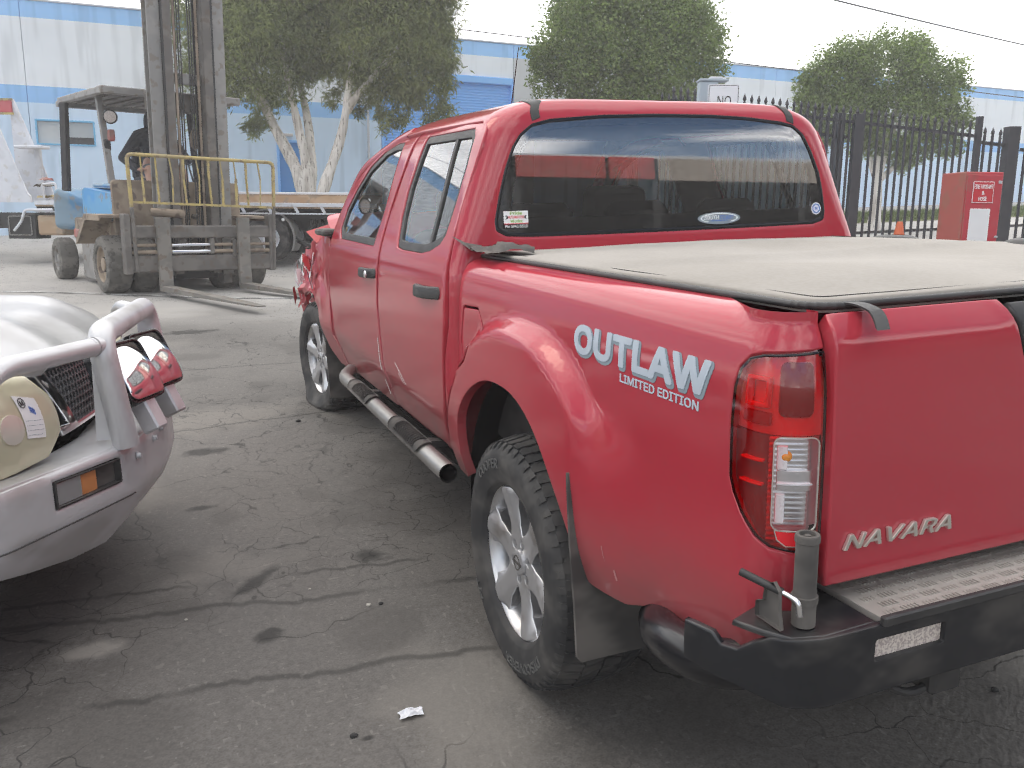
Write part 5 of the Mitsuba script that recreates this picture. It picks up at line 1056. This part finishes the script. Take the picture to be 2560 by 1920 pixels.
J = {'hipc': (V(px0, -.86, 1.50), .15), 'belly': (V(px0 - .01, -.84, 1.66), .155), 'chest': (V(px0 - .03, -.78, 1.86), .165), 'shl': (V(px0 - .22, -.76, 1.94), .085), 'shr': (V(px0 + .17, -.74, 1.93), .085), 'neckb': (V(px0 - .02, -.72, 2.03), .075),
     'ell': (V(px0 - .44, -.72, 1.66), .062), 'wrl': (V(px0 - .36, -.44, 1.50), .045), 'elr': (V(px0 + .36, -.66, 1.66), .062), 'wrr': (V(px0 + .17, -.36, 1.72), .045)}
obj('jacket', skeleton(J, [('hipc', 'belly'), ('belly', 'chest'), ('chest', 'shl'), ('chest', 'shr'), ('shl', 'shr'), ('chest', 'neckb'), ('shl', 'ell'), ('ell', 'wrl'), ('shr', 'elr'), ('elr', 'wrr'), ('shl', 'neckb'), ('shr', 'neckb')], .03, 6), 'jacket', PE, True)
hd = {'c': (V(px0 - .03, -.70, 2.13), .092), 'top': (V(px0 - .03, -.715, 2.165), .092), 'chin': (V(px0 - .015, -.655, 2.055), .048), 'nk': (V(px0 - .02, -.71, 2.02), .06), 'nose': (V(px0 - .008, -.602, 2.115), .014), 'bridge': (V(px0 - .012, -.62, 2.145), .013),
      'earl': (V(px0 - .118, -.695, 2.12), .016), 'earr': (V(px0 + .062, -.675, 2.12), .016)}
head = obj('body', skeleton({**hd, 'hl': (V(px0 - .10, -.83, 1.46), .10), 'kl': (V(px0 - .22, -.38, 1.50), .075), 'al': (V(px0 - .22, -.25, 1.05), .048), 'tl': (V(px0 - .22, -.08, .97), .04), 'hr': (V(px0 + .10, -.83, 1.46), .10), 'kr': (V(px0 + .18, -.38, 1.49), .075), 'ar': (V(px0 + .18, -.22, 1.05), .048), 'tr': (V(px0 + .18, -.06, .97), .04)},
    [('c', 'top'), ('c', 'chin'), ('chin', 'nk'), ('c', 'nk'), ('bridge', 'nose'), ('c', 'earl'), ('c', 'earr'), ('hl', 'kl'), ('kl', 'al'), ('al', 'tl'), ('hr', 'kr'), ('kr', 'ar'), ('ar', 'tr'), ('hl', 'hr'), ('hl', 'nk')], .022, 4), 'skin', PE, True)
hood = skeleton({'a': (V(px0 - .035, -.745, 2.12), .115), 'b': (V(px0 - .035, -.74, 2.17), .112), 'c': (V(px0 - .025, -.76, 2.03), .11)}, [('a', 'b'), ('a', 'c')], .03, 4)
obj('hood', hood, 'jacket', PE, True)
for s in (-1, 1): obj('eye', moved(trimesh.creation.icosphere(2, .011), (px0 - .014 + s * .032, -.618, 2.137)), 'print_white', PE)
obj('mouth', box(px0 - .035, px0 + .012, -.612, -.606, 2.072, 2.078, .002), 'faded_red', PE)
obj('shorts', skeleton({'h': (V(px0, -.84, 1.47), .15), 'l': (V(px0 - .20, -.50, 1.50), .092), 'r': (V(px0 + .17, -.50, 1.49), .092)}, [('h', 'l'), ('h', 'r')], .03, 4), 'shorts', PE, True)
def hand(wr, dirn, curl, s, nm):
    d = dirn / np.linalg.norm(dirn); side = np.cross(d, V(0, 0, 1)) * s; side /= np.linalg.norm(side); up = np.cross(side, d) * s; J = {'w': (wr, .030), 'p': (wr + d * .06, .030)}; B = [('w', 'p')]
    for i, L in enumerate((.070, .078, .072, .058)):
        b = wr + d * .085 + side * (.030 - .020 * i); m_ = b + d * L * .45 - V(0, 0, .012); e = m_ + (d * (1 - curl) - V(0, 0, curl)) * L * .5
        J[f'a{i}'], J[f'b{i}'], J[f'c{i}'] = (b, .0095), (m_, .009), (e, .008); J[f'q{i}'] = (wr + d * .03 + side * (.02 - .013 * i), .014); B += [(f'q{i}', f'a{i}'), (f'a{i}', f'b{i}'), (f'b{i}', f'c{i}')]
    J['t0'], J['t1'], J['t2'] = (wr + d * .03 + side * .032, .012), (wr + d * .055 + side * .055, .0105), (wr + d * .08 + side * .058 - V(0, 0, .02), .009); B += [('w', 't0'), ('t0', 't1'), ('t1', 't2')]
    obj(nm, skeleton(J, B, .006, 3), 'skin', PE, True)
hand(J['wrl'][0], V(.55, .55, .20), .7, -1, 'hand'); hand(J['wrr'][0], V(-.35, .30, -.1), .8, 1, 'hand')
for x in (-.22, .18): obj('boot', cat([box(px0 + x - .05, px0 + x + .05, -.27, .02, .90, .97, .025), box(px0 + x - .05, px0 + x + .05, -.27, -.15, .93, 1.08, .03)]), 'boots', PE, 30)
CUR[0] = np.eye(4)

# ------------------------------------------------------------------ flatbed tow truck
TRM = frame((-.029, 12.482, .537), (.927, -.375, 0), (.375, .927, 0), (0, 0, 1)); CUR[0] = TRM
TR = thing('flatbed_truck', 'white flatbed tow truck with a low tray, parked behind the forklift', 'truck')
worn('truck_white', (.68, .70, .74), (.62, .64, .68), (.60, .59, .58), 5, .5, 0, .45, .7)
worn('tray_ply', (.50, .38, .26), (.44, .31, .20), (.34, .28, .22), 4, .8)
obj('tray_deck', box(-3.8, 1.75, .02, 2.3, .86, .945), 'tray_ply', TR)
for a in np.arange(-3.8, 1.7, 1.38): obj('tray_edge', box(a + .004, min(a + 1.376, 1.75), -.02, .02, .885, .948, .004), 'truck_white', TR)
obj('side_board', box(-3.55, 1.75, .30, .33, .95, 1.085, .004), 'tray_ply', TR); obj('board_cap', box(-3.55, 1.75, .28, .35, 1.087, 1.125, .006), 'truck_white', TR)
obj('lower_rail', box(-3.8, 1.75, -.015, .03, .765, .790, .003), 'truck_white', TR); obj('slot_back', box(-3.8, 1.75, .05, .07, .77, .88), 'dark_void', TR)
for a in np.arange(-3.5, 1.6, .43): obj('rail_bracket', tf(prism(poly((a, .885), (a + .05, .885), (a + .10, .79), (a + .05, .79)), .02), frame((0, .0, 0), (1, 0, 0), (0, 0, 1), (0, -1, 0))), 'truck_white', TR)
obj('chassis', [box(-6.5, 1.3, .55, .70, .50, .76), box(-6.5, 1.3, 1.5, 1.65, .50, .76), box(-3.8, 1.2, .1, 2.2, .70, .765)], 'dark_steel', TR)
for y in (.04, 1.72):
    for x, nm in ((-.10, 'rear_wheel'),):
        ty = obj('rear_wheel', moved(lathe([(.20, .05), (.22, .0), (.34, .0), (.38, .04), (.38, .40), (.34, .44), (.2, .42)], 40, 'y'), (x, y, .38)), 'tyre_rubber', TR, 35)
        obj('hub', moved(lathe([(0, .02), (.07, .02), (.09, .08), (.16, .10), (.20, .04), (.22, .03)], 28, 'y'), (x, y, .38)), 'truck_white', ty, 35)
an = np.radians(np.linspace(-25, 120, 16)); pgm = sg.LineString([(-.10 + .46 * math.cos(a), .38 + .46 * math.sin(a)) for a in an]).buffer(.012, cap_style=2); obj('mudguard', tf(prism(pgm, .42), frame((0, .44, 0), (1, 0, 0), (0, 0, 1), (0, -1, 0))), 'mast_pale', TR, 30)
obj('air_tank', [moved(lathe([(.0, -.20), (.17, -.18), (.19, -.15)] + [(q, x) for i in range(6) for q, x in ((.19, -.14 + .05 * i), (.21, -.125 + .05 * i), (.19, -.11 + .05 * i))] + [(.19, .17), (.15, .2), (0, .21)], 28, 'x'), (.72, .40, .50))], 'dark_steel', TR, 40)
obj('hoses', [tube(spline([(.35, .1, .42), (.48, .08, .33), (.65, .1, .29), (.9, .15, .30)], 6), .018, 8), tube(spline([(.33, .15, .36), (.5, .14, .28), (.75, .15, .25)], 6), .018, 8)], 'black_plastic', TR, True, kind='stuff')
obj('rear_strut', bar((1.0, .05, .76), (1.25, .10, .55), .03), 'dark_steel', TR)
obj('marker_lamp', moved(lathe([(0, .02), (.02, .018), (.026, 0)], 16, 'y'), (.20, -.02, .68), s=(1, -1, 1)), 'print_white', TR, 30)
near = poly((-5.4, .92), (-3.85, .92), (-3.86, 1.02), (-3.94, 1.11), (-4.16, 1.73), (-4.27, 2.10), (-4.40, 2.52), (-5.4, 2.55)); hole = poly((-5.4, 1.62), (-4.36, 1.62), (-4.34, 1.68), (-4.47, 2.10), (-4.60, 2.34), (-5.4, 2.34))
def YZp(pg, y0, t): return tf(prism(pg, t), frame((0, y0 + t, 0), (1, 0, 0), (0, 0, 1), (0, -1, 0)))
obj('side_wing', YZp(near.difference(hole), 0, .05), 'truck_white', TR)
far = poly((-6.2, .95), (-4.50, .95), (-4.57, 1.25), (-4.62, 1.30), (-5.03, 2.51), (-5.10, 2.76), (-6.2, 2.76)); fh = poly((-6.2, 1.3), (-5.17, 1.3), (-5.17, 2.50), (-6.2, 2.50))
obj('side_wing', YZp(far.difference(fh), 2.0, .05), 'truck_white', TR)
obj('wing_trim', bar((-5.08, 1.985, 2.70), (-4.56, 1.985, 1.25), .05, .03, up=(0, 1, 0)), 'truck_white', TR); obj('wing_trim', bar((-4.25, -.015, 2.08), (-3.90, -.015, 1.08), .03, .03, up=(0, 1, 0)), 'truck_white', TR)
obj('head_beam', box(-6.2, -5.12, 1.955, 1.995, 2.53, 2.74, .004), 'faded_red2', TR); pr('faded_red2', (.50, .10, .11), .5)
for z in (2.505, 2.75): obj('beam_trim', box(-6.2, -5.08, 1.94, 1.955, z - .018, z + .018), 'guard_yellow', TR)
obj('wing_post', [box(-4.75, -4.65, 1.88, 1.98, .95, 1.9, .01), box(-4.95, -4.45, 1.60, 1.9, 1.88, 1.93, .01)], 'truck_white', TR)
for i, (x, y, z, sx) in enumerate(((-4.0, .9, 1.0, .16), (-3.75, .7, .97, .14), (-4.25, 1.2, 1.2, .15), (-4.1, 1.0, 1.30, .10), (-3.62, .8, .98, .10))): obj('tray_gear', crumple(30 + i, V(x, y, z), sx, sx * .8, .10, 8), ('guard_yellow', 'brown_dirt', 'mast_steel', 'faded_red', 'guard_yellow')[i], TR)
obj('gear_frame', tube(fillet([(-3.95, .6, .95), (-3.98, .6, 1.22), (-3.75, .6, 1.25), (-3.72, .6, .95)], .04), .018, 8), 'truck_white', TR)
obj('tool_box', [box(-4.30, -3.84, .05, .5, .34, .74, .01)], 'dark_steel', TR); obj('fuel_tank', box(-3.82, -3.40, .06, .5, .40, .72, .03), 'tray_ply', TR, 30)
obj('box_trim', tube(fillet([(-4.26, .03, .40), (-4.26, .03, .70), (-3.90, .03, .70), (-3.90, .03, .40), (-4.26, .03, .40)], .03), .008, 6), 'mast_pale', TR)
obj('support_arm', tube(fillet([(-4.15, -.03, .47), (-4.02, -.03, .62), (-3.95, -.03, .80), (-3.5, -.03, .81)], .05), .022, 8), 'truck_white', TR, True)
# cab, out of frame to the left: it shows as a reflection in the pickup's side glass
obj('cab', YZp(poly((-8.0, .45), (-6.3, .45), (-6.3, 2.35), (-7.2, 2.40), (-7.7, 1.75), (-8.0, 1.45)), .0, 2.0), 'truck_white', TR)
ck = TR + '__cab'; obj('side_window', YZp(poly((-7.55, 1.55), (-6.6, 1.55), (-6.6, 2.15), (-7.2, 2.18)), -.01, .006), 'black_gloss', ck); obj('beacon_bar', box(-7.1, -6.5, .3, 1.7, 2.42, 2.54, .03), 'amber', ck)
for y in (.02, 1.76): obj('front_wheel', moved(lathe([(0, .03), (.2, .05), (.22, .0), (.34, .0), (.38, .04), (.38, .22), (.2, .24)], 36, 'y'), (-7.2, y - .02, .38)), 'tyre_rubber', TR, 35)
CUR[0] = np.eye(4)
# ------------------------------------------------------------------ silver four-wheel drive at the left edge
SH = math.radians(-8); SVM = frame((-1.77, 1.12, -.004), (math.cos(SH) * math.cos(.03), math.sin(SH) * math.cos(.03), math.sin(.03)), (-math.sin(SH), math.cos(SH), 0), (-math.cos(SH) * math.sin(.03), -math.sin(SH) * math.sin(.03), math.cos(.03))); CUR[0] = SVM
SV = thing('four_wheel_drive', 'silver four-wheel drive at the left edge with a bull bar and black driving lights', 'four-wheel drive')
pr('silver_paint', proc(lambda p, n, uv: mix((.44, .44, .445), (.36, .355, .35), smoothstep(.48, .75, fbm(p.x * 4, p.y * 4, p.z * 6, 4)))), .30, .55, clearcoat=.8, clearcoat_gloss=.9)
pr('bar_alloy', proc(lambda p, n, uv: mix((.54, .54, .55), (.43, .425, .42), smoothstep(.45, .75, fbm(p.x * 5, p.y * 5, p.z * 8, 4)))), .36, .35, clearcoat=.4)
pr('lamp_plastic', proc(lambda p, n, uv: mix((.62, .60, .46), (.52, .49, .33), fbm(p.x * 6, p.y * 6, p.z * 6, 3))), .22, .15, clearcoat=.9)
pr('reflector_dim', (.5, .5, .5), .25, .6)
# bumper: plan outline from the near wing end round to the far one; s in 0..1
PLAN = np.array([(-.62, -.93), (-.42, -.925), (-.245, -.875), (-.10, -.61), (.0, -.42), (.03, -.33), (.055, 0), (.03, .33), (.0, .42), (-.10, .61), (-.245, .875), (-.62, .93)])
pl_s = np.r_[0, np.cumsum(np.hypot(*np.diff(PLAN, axis=0).T))]
fine = fillet(np.c_[PLAN, PLAN[:, 0] * 0], .06, 5)[:, :2]; fs = np.r_[0, np.cumsum(np.hypot(*np.diff(fine, axis=0).T))]; SL = fs[-1]
def bump(s, z):
    x, y = np.interp(s, fs, fine[:, 0]), np.interp(s, fs, fine[:, 1]); lo = np.interp(s, fs, np.full(len(fs), 0.0))
    back = .10 * np.clip((.44 - z) / .16, 0, 1) ** 1.0 + .03 * np.clip((z - .585) / .03, 0, 1) ** 2
    k = 1 - back / .9; return np.stack([x - back * .8, y * (1 - back * .25), z], -1)
def zlow(s): return .30 + .07 * np.clip((.9 - s) / .9, 0, 1) + .10 * np.clip((np.abs(s - SL / 2) < .36) * 1.0, 0, 1) * 0
i0 = SL / 2
def at_y(y): return float(np.interp(y, fine[:, 1][5:-5], fs[5:-5]))
sA, sB = at_y(-.685), at_y(-.452)
ind = poly((sA, .50), (sA, .578), (sB, .572), (sB, .498))
pg = poly((0, .36), (at_y(-.87), .37), (at_y(-.74), .335), (at_y(-.58), .305), (at_y(-.45), .30), (at_y(-.33), .38), (at_y(.33), .38), (at_y(.45), .30), (at_y(.58), .305), (at_y(.87), .37), (SL, .36), (SL, .612), (0, .612))
bb = obj('bumper', panel(pg.difference(ind), bump, .03, .02, .012, flip=False), 'bar_alloy', SV, 40)
sm = bump(np.array([sA + .05]), np.array([.5]))[0]
# orientation check: outward should point to +x
# top shelf
top = sg.Polygon(list(fine) + [(-.62, .90), (-.30, .80), (-.18, .3), (-.18, -.3), (-.30, -.80), (-.62, -.90)]).buffer(0)
obj('bumper_top', panel(top.buffer(-.012), lambda a, b: np.stack([a, b, .612 + .004 * np.cos(b * 6)], -1), .05, .02, .010), 'bar_alloy', SV, 40)
gr_ = np.array([bump(np.array([s]), np.array([.445]))[0] + V(.001, -.001, 0) for s in np.linspace(at_y(-.88), at_y(-.40), 20)]); obj('bar_seam', tube(gr_, .0025, 5), 'dark_steel', SV)
# indicator set into the bar
inn = lambda d: (lambda u, v: bump(u, v) + np.stack([-d * .9 + 0 * u, d * .45 + 0 * u, 0 * u], -1))
ik = obj('indicator', panel(ind.difference(ind.buffer(-.006)), inn(-.002), .02, .03, .002), 'black_plastic', SV, 30)
obj('indicator_pocket', panel(ind, inn(.03), .03, 0, 0), 'reflector_dim', ik); obj('indicator_wall', panel(sg.box(sB - .085, .50, sB - .006, .574), inn(.02), .03, 0, 0), 'grey_rubber', ik)
mid = lambda f_: sA + (sB - sA) * f_
obj('clear_lens', panel(sg.box(mid(.04), .505, mid(.40), .570).intersection(ind.buffer(-.006)), inn(.006), .02, .01, .003), 'reflector_dim', ik, 30); obj('amber_lens', panel(sg.box(mid(.40), .503, mid(.64), .572).intersection(ind.buffer(-.006)), inn(.008), .02, .01, .003), 'amber_dark', ik, 30)
pr('amber_dark', (.50, .20, .07), .25, clearcoat=.7)
# hoop
R_ = .038
hoop = fillet([(.0, -.420, .60), (-.04, -.435, .945), (-.045, .435, .945), (.0, .42, .60)], .085, 10)
obj('bar_hoop', tube(hoop, R_, 28), 'bar_alloy', SV, True)
for s in (-1, 1):
    w = fillet([(-.035, s * .43, .915), (-.215, s * .815, .915), (-.26, s * .91, .80), (-.26, s * .905, .60)], .10, 10); obj('bar_side_tube', tube(w, .027, 24), 'bar_alloy', SV, True)
    obj('weld_bead', cat([tube([(-.052, s * .462, .915), (-.060, s * .478, .915)], .029, 20)]), 'bar_alloy', SV, True)
    obj('post_gusset', tf(prism(poly((-.085, .62), (-.02, .62), (-.05, .92), (-.072, .92)), .006), frame((0, s * .40, 0), (1, 0, 0), (0, 0, 1), (0, -1, 0))), 'bar_alloy', SV)
for (y, z) in ((-.37, .555), (-.20, .565), (-.10, .575), (.1, .575), (.2, .565)):
    p = bump(np.array([at_y(y)]), np.array([z]))[0]; obj('bar_bolt', moved(lathe([(0, .012), (.008, .012), (.009, .003), (.013, .002), (.013, 0)], 12, 'x'), p), 'galv', SV)
# driving lights
def lamp(y, x):
    moved = lambda m, pos: (lambda q: q)(globals()['moved'](globals()['moved'](m, (0, 0, 0), rz=-22, ry=-25), pos))
    k = obj('driving_light', moved(panel(rrect(-.10, -.105, .10, .10, .035), lambda a, b: np.stack([.0 * a, a, b], -1), .02, .075, .012), (x, y, .812)), 'black_gloss', SV, 40)
    back = lathe([(.085, -.07), (.07, -.11), (.03, -.125), (0, -.125)], 24, 'x'); obj('lamp_shell', moved(back, (x, y, .812)), 'black_gloss', k, 40)
    obj('lamp_lens', moved(panel(rrect(-.092, -.095, .092, .090, .028), lambda a, b: np.stack([.030 - 2.0 * a * a - 2.0 * (b + .04) ** 2, a, b], -1), .015, .01, .003), (x, y, .812)), 'chrome', k, 40)
    obj('lamp_rim', moved(panel(rrect(-.099, -.104, .099, .099, .034).difference(rrect(-.092, -.095, .092, .090, .028)), lambda a, b: np.stack([.006 + .0 * a, a, b], -1), .02, .008, .003), (x, y, .812)), 'black_gloss', k, 40)
    obj('lamp_bracket', moved(box(-.06, .0, -.03, .03, -.20, -.09, .006), (x, y, .812)), 'bar_alloy', k)
lamp(-.29, .02); lamp(-.06, .05)
# headlights, grille, bonnet, guard
for s in (-1, 1):
    fl = (lambda q: (lambda r: (r.invert(), r)[1])(tf(q, np.diag([1., -1, 1, 1])))) if s > 0 else (lambda q: q)
    hl = poly((.0, .612), (.155, .620), (.205, .69), (.185, .80), (.135, .868), (.03, .88), (-.14, .87), (-.20, .80), (-.17, .60))
    def fh(u, v): return np.stack([-.185 + .50 * (u) * .62 - .10 * np.clip(-u, 0, 1) * 2 + .045 * np.cos((v - .76) * 10) - .16 * (v - .655) - .05, -.70 + u * .80, v + .0 * u], -1)
    k = obj('headlight', fl(panel(hl, fh, .02, .05, .012)), 'lamp_plastic', SV, 40)
    if s < 0:
        st_ = poly((.030, .705), (.118, .690), (.105, .803), (.020, .825)); obj('headlight_sticker', lay(st_, fh, .003, .001, .02), 'print_white', k)
        obj('sticker_ring', lay(sg.Point(.043, .800).buffer(.014).difference(sg.Point(.043, .800).buffer(.0115)), fh, .0045, .0005, .01), 'print_black', k); obj('sticker_mark', lay(place_text(text2d('M', .02), .036, .050, .793, .807), fh, .0045, .0005, .01), 'print_black', k)
        for i in range(6): obj('sticker_bar', lay(sg.box(.064 + .0035 * i, .770 - .002 * i, .0655 + .0035 * i + .001 * (i % 2), .788 - .002 * i), fh, .0045, .0005, .02), 'print_blue', k)
        for i in range(4): obj('sticker_line', lay(poly((.032, .752 - .013 * i), (.106, .741 - .013 * i), (.106, .7418 - .013 * i), (.032, .7528 - .013 * i)), fh, .0045, .0005, .02), 'decal_dark', k)
        obj('headlight_lamp', lay(sg.Point(-.02, .74).buffer(.04), fh, .004, .006, .01), 'clear_white', k)
pr('clear_white', (.70, .66, .58), .15, .3, clearcoat=1.0)
def fg(y, z): return np.stack([-.135 - .16 * np.abs(y) ** 1.6 - .22 * (z - .62) + .02 * np.cos((z - .74) * 10), y, z], -1)
surround = poly((-.56, .86), (-.50, .78), (-.42, .645), (.42, .645), (.50, .78), (.56, .86)); mouth = poly((-.40, .835), (-.31, .665), (.31, .665), (.40, .835)).buffer(-.01).buffer(.01)
gk_ = obj('grille_surround', panel(surround.difference(mouth).difference(poly((-.505, .835), (-.43, .68), (-.365, .672), (-.41, .74), (-.455, .835))).difference(poly((.505, .835), (.43, .68), (.365, .672), (.41, .74), (.455, .835))), fg, .02, .03, .006), 'chrome', SV, 40)
obj('grille_back', panel(surround, lambda u, v: fg(u, v) + V(-.035, 0, 0), .05, 0, 0), 'dark_void', SV)
hx = []
for i in range(30):
    for j in range(8):
        y, z = -.38 + .026 * i + .013 * (j % 2), .675 + .0215 * j
        if mouth.buffer(-.004).contains(sg.Point(y, z)): hx.append(sg.Point(y, z).buffer(.0105, quad_segs=2))
obj('grille_mesh', panel(mouth.difference(unary_union(hx)), lambda u, v: fg(u, v) + V(-.006, 0, 0), .03, .02, .001), 'grille_dark', gk_, False); pr('grille_dark', (.16, .16, .17), .3, .4)
def fb(x, y):
    e = np.abs(y) / .80; return np.stack([x, y, .985 + .045 * np.clip((-x - .18) / .9, 0, 1) - .055 * np.clip(e, 0, 1.1) ** 3 - .13 * np.clip((x + .38 + .10 * e) / .26, 0, 1.2) ** 2 + .018 * np.exp(-((np.abs(y) - .34) / .10) ** 2)], -1)
bn = sg.Polygon([(-1.9, -.80), (-.42, -.80), (-.29, -.72), (-.18, -.45), (-.135, 0), (-.18, .45), (-.29, .72), (-.42, .80), (-1.9, .80)]).buffer(-.03).buffer(.03)
obj('bonnet', panel(bn, fb, .03, .03, .010), 'silver_paint', SV, 40)
obj('nose_panel', panel(poly((-.78, .86), (.78, .86), (.76, .895), (.5, .915), (-.5, .915), (-.76, .895)), lambda y, z: np.stack([-.27 - .10 * np.abs(y) ** 1.5 + 0 * z, y, z], -1), .04, .02, .004), 'dark_void', SV)
for s in (-1, 1):
    gp_ = poly((-1.9, .45), (-1.18, .45), (-1.12, .70), (-.95, .84), (-.78, .84), (-.62, .70), (-.58, .60), (-.45, .62), (-.42, .90), (-.9, .955), (-1.9, .97))
    obj('front_guard', panel(gp_ if s < 0 else gp_, lambda x, z, s=s: np.stack([x, s * (.90 - .10 * np.clip((z - .80) / .17, 0, 1) ** 2 + .0 * x), z], -1), .04, .03, .006, flip=s > 0), 'silver_paint', SV, 40)
    ty = obj('front_wheel', moved(lathe([(.2, .03), (.22, 0), (.33, .0), (.37, .03), (.37, .23), (.33, .26), (.2, .25)], 40, 'y') if s < 0 else tf(lathe([(.2, .03), (.22, 0), (.33, .0), (.37, .03), (.37, .23), (.33, .26), (.2, .25)], 40, 'y'), np.diag([1., -1, 1, 1])), (-.88, s * .90, .37)), 'tyre_rubber', SV, 35)
    obj('wheel_disc', moved(lathe([(0, .05), (.1, .05), (.2, .06)], 24, 'y'), (-.88, s * .87, .37), s=(1, 1, 1)), 'alloy', ty, 35)
obj('underside', [box(-1.9, -.26, -.70, .70, .34, .60), box(-.45, -.16, -.55, .55, .40, .58), box(-1.9, -.30, -.86, .86, .60, .84)], 'dark_void', SV)
# rest of the body, outside the frame
obj('body', cat([box(-4.6, -1.9, -.88, .88, .40, .98, .05), moved(panel(rrect(-.78, 0, .78, .72, .2), lambda a, b: np.stack([0 * a - .5 * b, a, b], -1), .1, 2.2, .04), (-1.95, 0, .97))]), 'silver_paint', SV, 35)
for s in (-1, 1): obj('rear_wheel', moved(lathe([(0, .05), (.2, .06), (.22, 0), (.33, .0), (.37, .03), (.37, .23), (.33, .26)], 36, 'y') if s < 0 else tf(lathe([(0, .05), (.2, .06), (.22, 0), (.33, .0), (.37, .03), (.37, .23), (.33, .26)], 36, 'y'), np.diag([1., -1, 1, 1])), (-3.6, s * .90, .37)), 'tyre_rubber', SV, 35)
CUR[0] = np.eye(4)

# ------------------------------------------------------------------ litter on the asphalt
def onground(dx, dy):
    R = np.cross(FWD, UP); f = 1856.0 / .99; d = FWD + R * (dx - 1106) / f - UP * (dy - 829.5) / f; t = (GX * CAM[0] + GY * CAM[1] + .03 - CAM[2]) / (d[2] - GX * d[0] - GY * d[1]); return CAM + d * t
p = onground(885, 1552); pp = thing('litter', 'crumpled white scrap of paper on the asphalt in front', 'litter'); obj('', crumple(6, p + V(0, 0, .002), .032, .020, .022, 16), 'paper', own=pp)
pr('paper', (.66, .67, .70), .7)
def pebble(dx, dy, r_, m, label, nm='stone', ct='stone'):
    p = onground(dx, dy); t = thing(nm, label, ct); q = trimesh.creation.icosphere(2, r_); v = q.vertices; v = v * (.7 + .6 * meshkit.noise(v / r_ * 1.3 + dx, 3))[:, None] * V(1, .8, .6); obj('', moved(mesh(v, q.faces), p + V(0, 0, r_ * .4)), m, own=t)
pr('stone_dark', (.035, .034, .033), .9); pr('stone_pale', (.42, .40, .36), .85)
pebble(2160, 1500, .012, 'stone_dark', 'dark crumb of rubber on the asphalt at lower right, under the rear bar'); pebble(820, 1310, .008, 'stone_dark', 'small dark chip on the asphalt left of the rear tyre, nearest the tyre'); pebble(793, 1313, .008, 'stone_pale', 'small pale chip on the asphalt beside the dark chip left of the rear tyre')
pebble(664, 1278, .005, 'stone_pale', 'tiny pale chip on the asphalt beside the oil streak'); pebble(395, 1345, .005, 'stone_pale', 'tiny pale chip on the asphalt near the silver bumper'); pebble(640, 912, .014, 'stone_dark', 'dark lump on the asphalt before the front wheel'); pebble(760, 1600, .010, 'stone_dark', 'dark chip at the bottom of the picture below the white scrap')

# ------------------------------------------------------------------ behind the camera: unseen shed added for the rear window to mirror
pr('sheet_beige', proc(lambda p, n, uv: mix((.42, .37, .32), (.33, .29, .25), fbm(p.x * .8, p.y * .8, p.z * 2, 4))), .6)
worn('fascia_red', (.42, .05, .045), (.34, .06, .05), (.24, .09, .06), 2, .5)
def corrugated(x0, x1, y, z0, z1, pitch, depth):
    n = int((x1 - x0) / pitch); xs_, ys_ = [], []
    for i in range(n):
        a = x0 + i * pitch; xs_ += [a, a + pitch * .3, a + pitch * .5, a + pitch * .8]; ys_ += [0, 0, depth, depth]
    xs_, ys_ = np.array(xs_), np.array(ys_) + y; m_ = len(xs_); v = np.concatenate([np.stack([xs_, ys_, np.full(m_, z)], -1) for z in (z0, z1)]); q = np.array([(i, i + 1, m_ + i + 1, m_ + i) for i in range(m_ - 1)]); return mesh(v, np.vstack([q[:, [0, 1, 2]], q[:, [0, 2, 3]]]))
SD = thing('added_shed', 'unseen shed added behind the camera to give the rear window beige and red reflections', 'shed')
obj('fascia', corrugated(8.2, 20, -13.0, 4.36, 4.92, .30, .05), 'sheet_beige', SD)
for a, b_ in ((4.9, 6.92), (7.0, 8.1)): obj('fascia_board', box(a, b_, -13.02, -12.96, 4.38, 4.92, .01), 'fascia_red', SD)
obj('roof', box(4.8, 20.2, -22, -13.0, 4.90, 5.0), 'galv', SD)
for x in (4.9, 8.15, 12, 16, 20): obj('post', box(x - .1, x + .1, -13.2, -13.02, -.6, 4.4, .01), 'dark_steel', SD)
obj('back_wall', [box(4.8, 20.2, -22.1, -22, -1, 4.9), box(4.7, 4.8, -22, -13.1, -1, 4.9), box(20.2, 20.3, -22, -13.1, -1, 4.9)], 'dark_steel', SD)
obj('stored_pallets', [box(5.4, 7.6, -16, -14.5, -.5, 1.9, .02), box(8.8, 11.4, -17, -14.8, -.4, 2.3, .02), box(12.6, 15.5, -16.5, -14.6, -.3, 1.6, .02), box(16.6, 19.2, -17.5, -15, -.2, 2.6, .02)], 'brown_dirt', SD, kind='stuff')

# ------------------------------------------------------------------ thin medium added over the yard to imitate lens glare
scene['air'] = {'type': 'homogeneous', 'albedo': {'type': 'rgb', 'value': [.96, .955, .95]}, 'sigma_t': .0045}
scene['camera']['medium'] = {'type': 'ref', 'id': 'air'}
thing('glare_veil', 'thin pale medium added over the yard in place of lens glare', 'glare_veil', kind='stuff')
scene['glare_veil'] = {'type': 'cube', 'to_world': T().translate([5, 0, 3.0]).scale([130, 125, 7.2]), 'bsdf': {'type': 'null'}, 'interior': {'type': 'ref', 'id': 'air'}}
